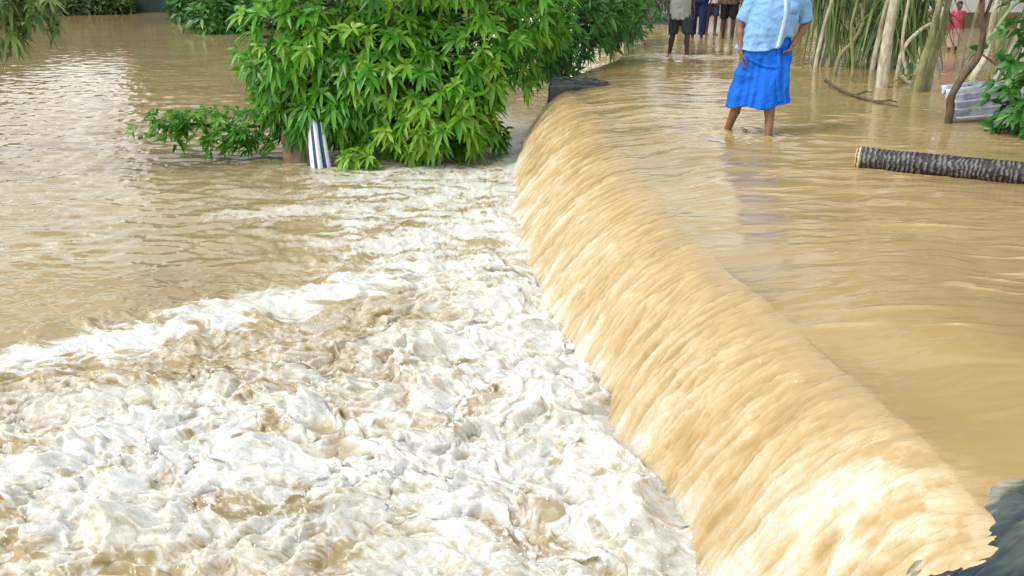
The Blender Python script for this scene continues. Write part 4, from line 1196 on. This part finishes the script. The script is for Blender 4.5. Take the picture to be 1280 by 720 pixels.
def strip_on(ob_, pts, width, lift, name, mat, parent, dirv=Vector((0, 1, 0)), start=-1.0):
    """narrow ribbon draped on the front of a garment, along (x, z) points"""
    bv = BVHTree.FromPolygons([v.co for v in ob_.data.vertices], [p_.vertices[:] for p_ in ob_.data.polygons])
    L_, R_ = [], []
    pts = spline([Vector((x, 0, z)) for x, z in pts], 8)
    for i, q in enumerate(pts):
        t = (pts[min(i + 1, len(pts) - 1)] - pts[max(i - 1, 0)]).normalized(); sd = Vector((-t.z, 0, t.x))
        for lst, s in ((L_, -1), (R_, 1)):
            o_ = q + sd * s * width / 2; o_.y = start
            h = bv.ray_cast(o_, dirv)
            lst.append((h[0] if h[0] else Vector((o_.x, lst[-1].y if lst else 0, o_.z))) - dirv * lift)
    bm = bmesh.new()
    a = [bm.verts.new(q) for q in L_]; b = [bm.verts.new(q) for q in R_]
    for i in range(len(a) - 1):
        bm.faces.new((a[i], b[i], b[i + 1], a[i + 1]))
    bmesh.ops.recalc_face_normals(bm, faces=bm.faces)
    o2 = bm_obj(name, bm, mat, parent, True)
    so = o2.modifiers.new('t', 'SOLIDIFY'); so.thickness = .005; so.offset = 0
    return o2

def wading_man():
    root = thing('person', 'man in a light blue shirt and bright blue folded lungi wading across the road', 'person', (2.30, 8.36, -.11))
    # local metres, feet at 0
    J = dict(anR=(-.235, .17, .085), knR=(-.165, .01, .46), anL=(.055, -.24, .075), knL=(.065, -.15, .49), pelvis=(.0, .0, .86), chest=(.07, -.01, 1.20), neck=(.10, -.02, 1.42), head=(.105, -.05, 1.55),
             shR=(-.105, -.01, 1.345), elR=(-.225, .03, 1.075), wrR=(-.215, -.06, .845), shL=(.285, -.0, 1.345), elL=(.385, .07, 1.085), wrL=(.235, -.10, .925))
    body(J, SKIN, root)
    head_bits(J, root)
    sk = fabric('light_blue_cotton', (.22, .43, .74), .9)
    sh = shirt(J, sk, root, .86, .84, 1.24, hem_shift=(-.02, 0), voxel=.008, wr=1.5)
    for v in sh.data.vertices:                                # the front tail hangs open : the hem climbs towards his left
        hz_ = .885 + .016 * math.sin(v.co.x * 14) + .11 * float(sm(.075, .17, v.co.x)) + .02 * float(sm(0, .15, v.co.y))
        if v.co.z < hz_: v.co.z = hz_ + .15 * (v.co.z - hz_)
    sh.data.update()
    trim_ = fabric('pale_blue_edge', (.55, .72, .86), .95)
    strip_on(sh, [(.10, 1.36), (.115, 1.2), (.10, 1.05), (.085, .96), (.075, .895)], .032, .004, 'placket', trim_, sh)
    strip_on(sh, [(.155, 1.245), (.235, 1.235)], .10, .004, 'pocket', sk, sh)
    for k in range(4):
        bm = bmesh.new(); bmesh.ops.create_uvsphere(bm, u_segments=10, v_segments=6, radius=.006)
        b_ = bm_obj('button', bm, trim_, sh, True)
        bv = BVHTree.FromPolygons([v.co for v in sh.data.vertices], [p_.vertices[:] for p_ in sh.data.polygons])
        h = bv.ray_cast(Vector((.108 - .006 * k, -1, 1.30 - .09 * k)), Vector((0, 1, 0)))
        if h[0]: b_.data.transform(Matrix.Translation(h[0] + Vector((0, -.006, 0))))
    bm = bmesh.new()
    nk = Vector(J['neck']) + Vector((0, 0, -.01))
    rr = [[nk + Vector((math.cos(t) * r, math.sin(t) * r * .95 - .005, z + .012 * math.sin(t))) for t in [2 * math.pi * i / 28 for i in range(28)]] for z, r in ((-.03, .092), (.025, .070), (.012, .082), (-.045, .105))]
    loft(bm, rr, False); ob = bm_obj('collar', bm, sk, sh, True)
    so = ob.modifiers.new('t', 'SOLIDIFY'); so.thickness = .005
    blue = fabric('bright_blue_cotton', (.010, .13, .62), .72)
    hem = lambda t: .375 + .035 * math.cos(t + .5) + .02 * math.sin(2 * t + 1) + .012 * math.sin(5 * t)
    lg = skirt(J, blue, root, 1.00, hem, .205, .105, .270, .215, (.025, -.01, 0), (-.015, -.035, 0), seed=1, ex=.9, fa=1.35)
    strip_on(lg, [(.10, .95), (.115, .80), (.10, .66), (.12, .52), (.14, .43)], .055, .006, 'wrap_edge', blue, lg)
    strip_on(lg, [(-.16, .80), (-.03, .745), (.10, .735)], .03, .005, 'tucked_fold', blue, lg)
wading_man()

def small_person(label, loc, rotz, k, shirt_c, low, low_c, skin=SKIN_D, stride=.12, hem=.80, sl=.8, low_hem=.50, group=None, arms=.0, legs_c=None):
    root = thing('person', label, 'person', loc, group)
    J = dict(anR=(-.09, stride * .8, .075), knR=(-.095, stride * .1, .47), anL=(.09, -stride, .075), knL=(.095, -stride * .7 - .02, .49), pelvis=(0, 0, .88), chest=(0, -.02, 1.20), neck=(0, -.02, 1.43), head=(0, -.05, 1.555),
             shR=(-.19, -.01, 1.35), elR=(-.25, .04 - arms, 1.08), wrR=(-.24, -.06 - arms, .85 + arms * .5), shL=(.19, -.01, 1.35), elL=(.25, .04, 1.08), wrL=(.24, -.05, .85))
    J = {a: tuple(x * k for x in b) for a, b in J.items()}
    body(J, skin, root, .014, k=k); head_bits(J, root, k)
    shirt(J, fabric('cotton', shirt_c, .85), root, hem * k, sl, 1.06, .014, k)
    lm = fabric('lower_cloth', low_c, .8)
    if low == 'lungi':
        skirt(J, lm, root, .95 * k, lambda t: (low_hem + .02 * math.sin(3 * t)) * k, .16 * k, .125 * k, .21 * k, .19 * k, (0, 0, 0), (0, -.03 * k, 0), seed=2, nz_=24, ns=80, fa=k)
    else:
        bm = bmesh.new()
        V_ = {a: Vector(b) for a, b in J.items()}
        loft(bm, [ell_ring(V_['pelvis'] + Vector((0, 0, z * k)), a * k, b * k) for z, a, b in ((-.10, .165, .13), (-.02, .17, .13), (.09, .160, .122))])
        for s, sx in (('L', 1), ('R', -1)):
            hp = V_['pelvis'] + Vector((.08 * sx, 0, -.04)) * k; kn, an = V_['kn' + s], V_['an' + s]
            tot = [(hp, .105), (hp.lerp(kn, .5), .098), (kn, .085)]
            if low == 'trousers': tot += [(kn.lerp(an, .5), .078), (kn.lerp(an, .85), .072)]
            loft(bm, [ell_ring(c, r * k, r * k, 18) for c, r in tot])
        remeshed('trousers' if low == 'trousers' else 'shorts', bm, .014, 3, lm, root, lambda co: .006 * fbm(co[:, 0] * 9, co[:, 2] * 11, 3, 721))
    root.rotation_euler.z = rotz
    return root
q = at(843, 67, 0)
small_person('man in a loose pale grey shirt and dark shorts stepping through the riffle', (q.x + .05, q.y, -.14), .25, 1.0, (.42, .43, .42), 'shorts', (.04, .045, .05), stride=.20, hem=.72, sl=.9)
q = at(871, 46, 0.03)
small_person('person in a navy shirt and navy trousers standing far along the road', (q.x, q.y, -.06), -.1, 1.0, (.025, .04, .14), 'trousers', (.02, .03, .09), stride=.05)
q = at(892, 43, 0.03)
small_person('smaller person in a white top and dark shorts between two taller ones', (q.x, q.y + .35, -.02), .15, .86, (.72, .70, .74), 'shorts', (.05, .05, .07), stride=.06, hem=.80)
q = at(909, 47, 0.03)
small_person('person in a brown shirt and black shorts right behind the blue shirted man', (q.x, q.y, -.06), -.2, 1.0, (.13, .085, .065), 'shorts', (.015, .015, .018), stride=.07, hem=.76)
q = at(1190, 62, 0)
small_person('small person in a pink top and pale cloth standing beyond the olive pair of trunks', (q.x, q.y, -.12), .1, .58, (.70, .09, .17), 'lungi', (.55, .36, .30), SKIN, .04, .84, .5, .30)

# low whitewashed wall on the roadside behind the group
M['whitewash'] = noise_mat('whitewash', (.50, .50, .48), (.74, .73, .70), 5, .85, .3)
q = at(892, 43, 0.03)
o = thing('parapet', 'low whitewashed culvert wall standing behind the people on the road', 'wall', (q.x, q.y + 1.4, -.1))
bm = bmesh.new()
bmesh.ops.create_cube(bm, size=1, matrix=Matrix.Translation((0, 0, .24)) @ Matrix.Diagonal((1.3, .26, .48, 1)))
bmesh.ops.bevel(bm, geom=bm.edges[:], offset=.015, segments=2, affect='EDGES')
bm_obj('wall', bm, M['whitewash'], o)
bm = bmesh.new()
bmesh.ops.create_cube(bm, size=1, matrix=Matrix.Translation((0, 0, .515)) @ Matrix.Diagonal((1.42, .36, .065, 1)))
bmesh.ops.bevel(bm, geom=bm.edges[:], offset=.012, segments=2, affect='EDGES')
bm_obj('coping', bm, M['whitewash'], o)
for sx in (-1, 1):
    bm = bmesh.new()
    bmesh.ops.create_cube(bm, size=1, matrix=Matrix.Translation((sx * .5, -.135, .25)) @ Matrix.Diagonal((.16, .02, .36, 1)))
    bm_obj('panel', bm, M['ground'], o)

# ------------------------------------------------------------------ houses
M['plaster'] = noise_mat('pale_plaster', (.62, .60, .56), (.80, .78, .74), 1.4, .85, .15)
M['green_wall'] = noise_mat('dark_green_wall', (.016, .036, .030), (.028, .055, .046), 2.5, .6, .2)
M['dark_glass'] = noise_mat('dark_glass', (.02, .03, .03), (.05, .07, .065), 2, .12, .02)
M['tile'] = noise_mat('roof_tile', (.16, .07, .04), (.26, .12, .07), 12, .8, .5, stretch=(1, 4, 1))
def box(bm, c, s):
    bmesh.ops.create_cube(bm, size=1, matrix=Matrix.Translation(c) @ Matrix.Diagonal((*s, 1)))
def house(name, label, loc, size, wallm, rotz=0, windows=(), roof='gable', door=None, plinth=True, roofm=None):
    wx_, dy_, h = size
    o = thing(name, label, 'house', loc)
    bm = bmesh.new(); box(bm, (0, 0, h / 2 - .2), (wx_, dy_, h + .4)); wl = bm_obj('wall', bm, wallm, o)
    bm = bmesh.new()
    e_ = .5
    a = [(-wx_ / 2 - e_, -dy_ / 2 - e_, h - .05), (wx_ / 2 + e_, -dy_ / 2 - e_, h - .05), (wx_ / 2 + e_, dy_ / 2 + e_, h - .05), (-wx_ / 2 - e_, dy_ / 2 + e_, h - .05), (-wx_ / 2 - e_, 0, h + dy_ * .3), (wx_ / 2 + e_, 0, h + dy_ * .3)]
    v_ = [bm.verts.new(q_) for q_ in a]
    for f_ in ((0, 1, 5, 4), (3, 4, 5, 2), (0, 4, 3), (1, 2, 5), (0, 3, 2, 1)):
        bm.faces.new([v_[i] for i in f_])
    bm_obj('roof', bm, roofm or M['tile'], o)
    if plinth:
        bm = bmesh.new(); box(bm, (0, 0, .12), (wx_ + .12, dy_ + .12, .5)); bm_obj('plinth', bm, M['ground'], o)
    for (x, z, ww, hh) in windows:
        bm = bmesh.new(); yf = -dy_ / 2 - .03
        for cx, cz, sx, sz in ((0, hh / 2, ww + .12, .06), (0, -hh / 2, ww + .12, .06), (-ww / 2, 0, .06, hh - .06), (ww / 2, 0, .06, hh - .06), (0, 0, .04, hh - .06)):
            box(bm, (x + cx, yf, z + cz), (sx, .08, sz))
        wn = bm_obj('window', bm, M['green_wall'] if wallm is M['plaster'] else M['bark_olive'], o)
        bm = bmesh.new(); box(bm, (x, yf + .028, z), (ww - .06, .02, hh - .06)); bm_obj('pane', bm, M['dark_glass'], wn)
    if door:
        x, ww, hh = door
        bm = bmesh.new(); box(bm, (x, -dy_ / 2 - .025, hh / 2 + .1), (ww, .05, hh)); dr = bm_obj('door', bm, M['bark_dark'], o)
        bm = bmesh.new(); ellipsoid(bm, (x + ww * .38, -dy_ / 2 - .07, hh / 2), (.03, .03, .03)); bm_obj('handle', bm, M['tin'], dr)
    o.rotation_euler.z = rotz
    return o
q = aty(1222, 60, 20.5)
house('house', 'pale plastered house glimpsed beyond the leaning trunks behind the pink figure', (q.x + 1.8, 22.6, .12), (5.6, 4, 2.9), M['plaster'], 0.05, [(-1.7, 1.5, .9, 1.0), (1.9, 1.5, .9, 1.0)], door=(.3, .9, 2.0))
q = aty(186, 17, 48.5)
house('shed', 'dark green shed at the edge of the far flooded field', (q.x, 50.3, -.95), (3.15, 3.4, 2.6), M['green_wall'], 0, [(-.05, 1.15, .55, .55)], plinth=False, roofm=M['tile'])

# ------------------------------------------------------------------ trees and bushes far across the water
G_F = 'trees across the flooded field'
far = [  # px, distance, height, crown radius, label
    (-90, 44, 6.0, 2.6, 'low rounded tree at the far water edge, outermost towards the left'),
    (-5, 50, 5.2, 1.8, 'low leafy tree left of the bright gap beyond the flooded field'),
    (45, 49, 3.4, 1.4, 'shortest bushy tree just left of the bright gap over the far bank'),
    (112, 49, 3.0, 1.5, 'low leafy tree filling the foot of the bright gap beyond the flooded field'),
    (212, 55, 14, 3.4, 'tall tree rising behind the dark green shed'),
    (240, 42, 12, 3.4, 'tall dense tree just right of the dark green shed'),
    (330, 45, 12, 3.6, 'tall dense tree on the far bank hidden behind the big bright tree'),
    (430, 47, 12, 3.6, 'second tall tree on the far bank hidden behind the big bright tree'),
    (530, 40, 11, 3.6, 'tall tree on the far bank behind the roadside bush'),
    (640, 38, 10, 3.4, 'spreading tree behind the roadside bush close to the raised road'),
]
for k, (px, D, h, r, lab) in enumerate(far):
    q = aty(px, 20, D); b = Vector((q.x, D, -.9))
    simple_tree('far_tree', lab, 'tree', b, [b + Vector((.1, 0, h * .3)), b + Vector((.2, .1, h * .6))], .16 + .01 * h, b + Vector((.2, 0, h * .55)), (r, r * .8, h * .46), int(130 + 20 * h), M['leaf_dark'], M['bark_dark'], G_F, (.5, 1.0), (5, 7), 5, .3, .45, 40 + k, tint=(.1, .6))
G_H = 'bushes along the far water edge'
for k, (px, D, w_, h, lab) in enumerate([(-30, 45, 1.8, 1.0, 'far bank bush, outermost on the left below the low trees'), (30, 46, 1.6, .9, 'far bank bush left of centre in the row before the shed'), (75, 46, 1.3, .75, 'far bank bush in the row below the bright gap'), (125, 47, 1.2, .8, 'far bank bush touching the left side of the dark green shed'), (240, 40, .9, 1.1, 'dark far bank bush touching the right side of the dark green shed'), (268, 34, .9, 1.0, 'dark bush at the water edge beside the crown of the big bright tree'), (310, 36, 1.5, 1.3, 'dark far bush mostly hidden by the big bright tree')]):
    q = aty(px, 20, D); b = (q.x, D, -.95)
    bush('far_bush', lab, b, [((b[0], D, -.9 + h * .5), (w_, .9, h * .8), 80), ((b[0] + w_ * .5, D + .3, -.9 + h * .4), (w_ * .7, .8, h * .7), 60)], M['leaf_dark' if k > 3 else 'leaf_olive'], G_H, (.3, .55), (5, 7), .35, .3, .45 if k > 3 else .35, 2, 3, cut=lambda p: p[2] > -.9)
# trees over the road further on, left side of the right bank and the far end
G_E = 'trees beyond the end of the road'
for k, (px, D, h, r, lab) in enumerate([(800, 46, 7, 3.0, 'dark tree beyond the road, left of the standing group'), (905, 60, 7, 3.2, 'hazy tree at the very end of the road behind the group'), (1000, 40, 8, 2.6, 'tree beyond the blue shirted man on the right side of the road'), (1075, 26, 7.5, 2.2, 'leafy tree behind the olive screwpine clumps'), (1130, 30, 8, 2.6, 'leafy tree rising left of the pale house'), (1290, 27, 8, 2.6, 'leafy tree rising right of the pale house'), (1400, 16, 7.5, 2.4, 'dense tree on the right bank outside the tin sheet')]):
    q = aty(px, 20, D); b = Vector((q.x, D, .0))
    simple_tree('roadside_tree', lab, 'tree', b, [b + Vector((.1, 0, h * .3)), b + Vector((.2, .1, h * .6))], .12 + .01 * h, b + Vector((.2, 0, h * .60)), (r, r * .85, h * .45), int(130 + 18 * h), M['leaf_olive' if k > 1 else 'leaf_dark'], M['bark_olive'], G_E, (.4, .8), (5, 7), 5, .3, .4, 60 + k, tint=(.1, .6))

# a branch that hangs in from the left over the field
o = thing('overhanging_tree', 'tree at the left whose drooping olive leaves dangle above the flooded field', 'tree', (-8.2, 11.5, -1.0))
bm = bmesh.new()
b = Vector(o.location)
tp = spline([b + Vector((0, 0, -.4)), b + Vector((.1, 0, 1.5)), b + Vector((.4, 0, 3.0)), b + Vector((.5, .1, 4.2))], 5)
tube(bm, tp, [.17 * (1 - .6 * i / (len(tp) - 1)) for i in range(len(tp))], 10, .05)
to_local(bm_obj('trunk', bm, M['bark_olive'], o, True), o)
bm = bmesh.new()
tips = [aty(8, 40, 10.2), aty(30, 28, 10.4), aty(48, 22, 10.3), aty(-30, 30, 10.5)]
for t_ in tips:
    lp = spline([tp[10], (tp[10] + t_) / 2 + Vector((0, 0, .8)), t_ + Vector((-.05, 0, .45)), t_], 5)
    tube(bm, lp, [.04 * (1 - .8 * i / (len(lp) - 1)) for i in range(len(lp))], 6)
to_local(bm_obj('limb', bm, M['bark_olive'], o, True), o)
P, A = shell_points(150, tuple(tp[-1] + Vector((.2, 0, .3))), (2.0, 1.8, 1.3), lo=.5, seed=77)
P2 = np.concatenate([np.array(t_)[None] + rng.normal(0, .13, (28, 3)) + np.stack([np.zeros(28), np.zeros(28), rng.uniform(-.05, .5, 28)], 1) for t_ in tips])
A2 = np.stack([rng.normal(.1, .4, len(P2)), rng.normal(-.2, .4, len(P2)), rng.uniform(-.3, .6, len(P2))], 1)
kw = rosettes(np.concatenate([P, P2]), np.concatenate([A, A2]), np.concatenate([rng.uniform(.2, .6, len(P)), rng.uniform(.25, .75, len(P2))]), nleaf=(5, 8), length=(.12, .21), spread=.9, droop=.7)
to_local(link('crown', leaves_mesh('crown', wid=.3, nseg=3, roll=.3, **kw), M['leaf_olive'], o), o)
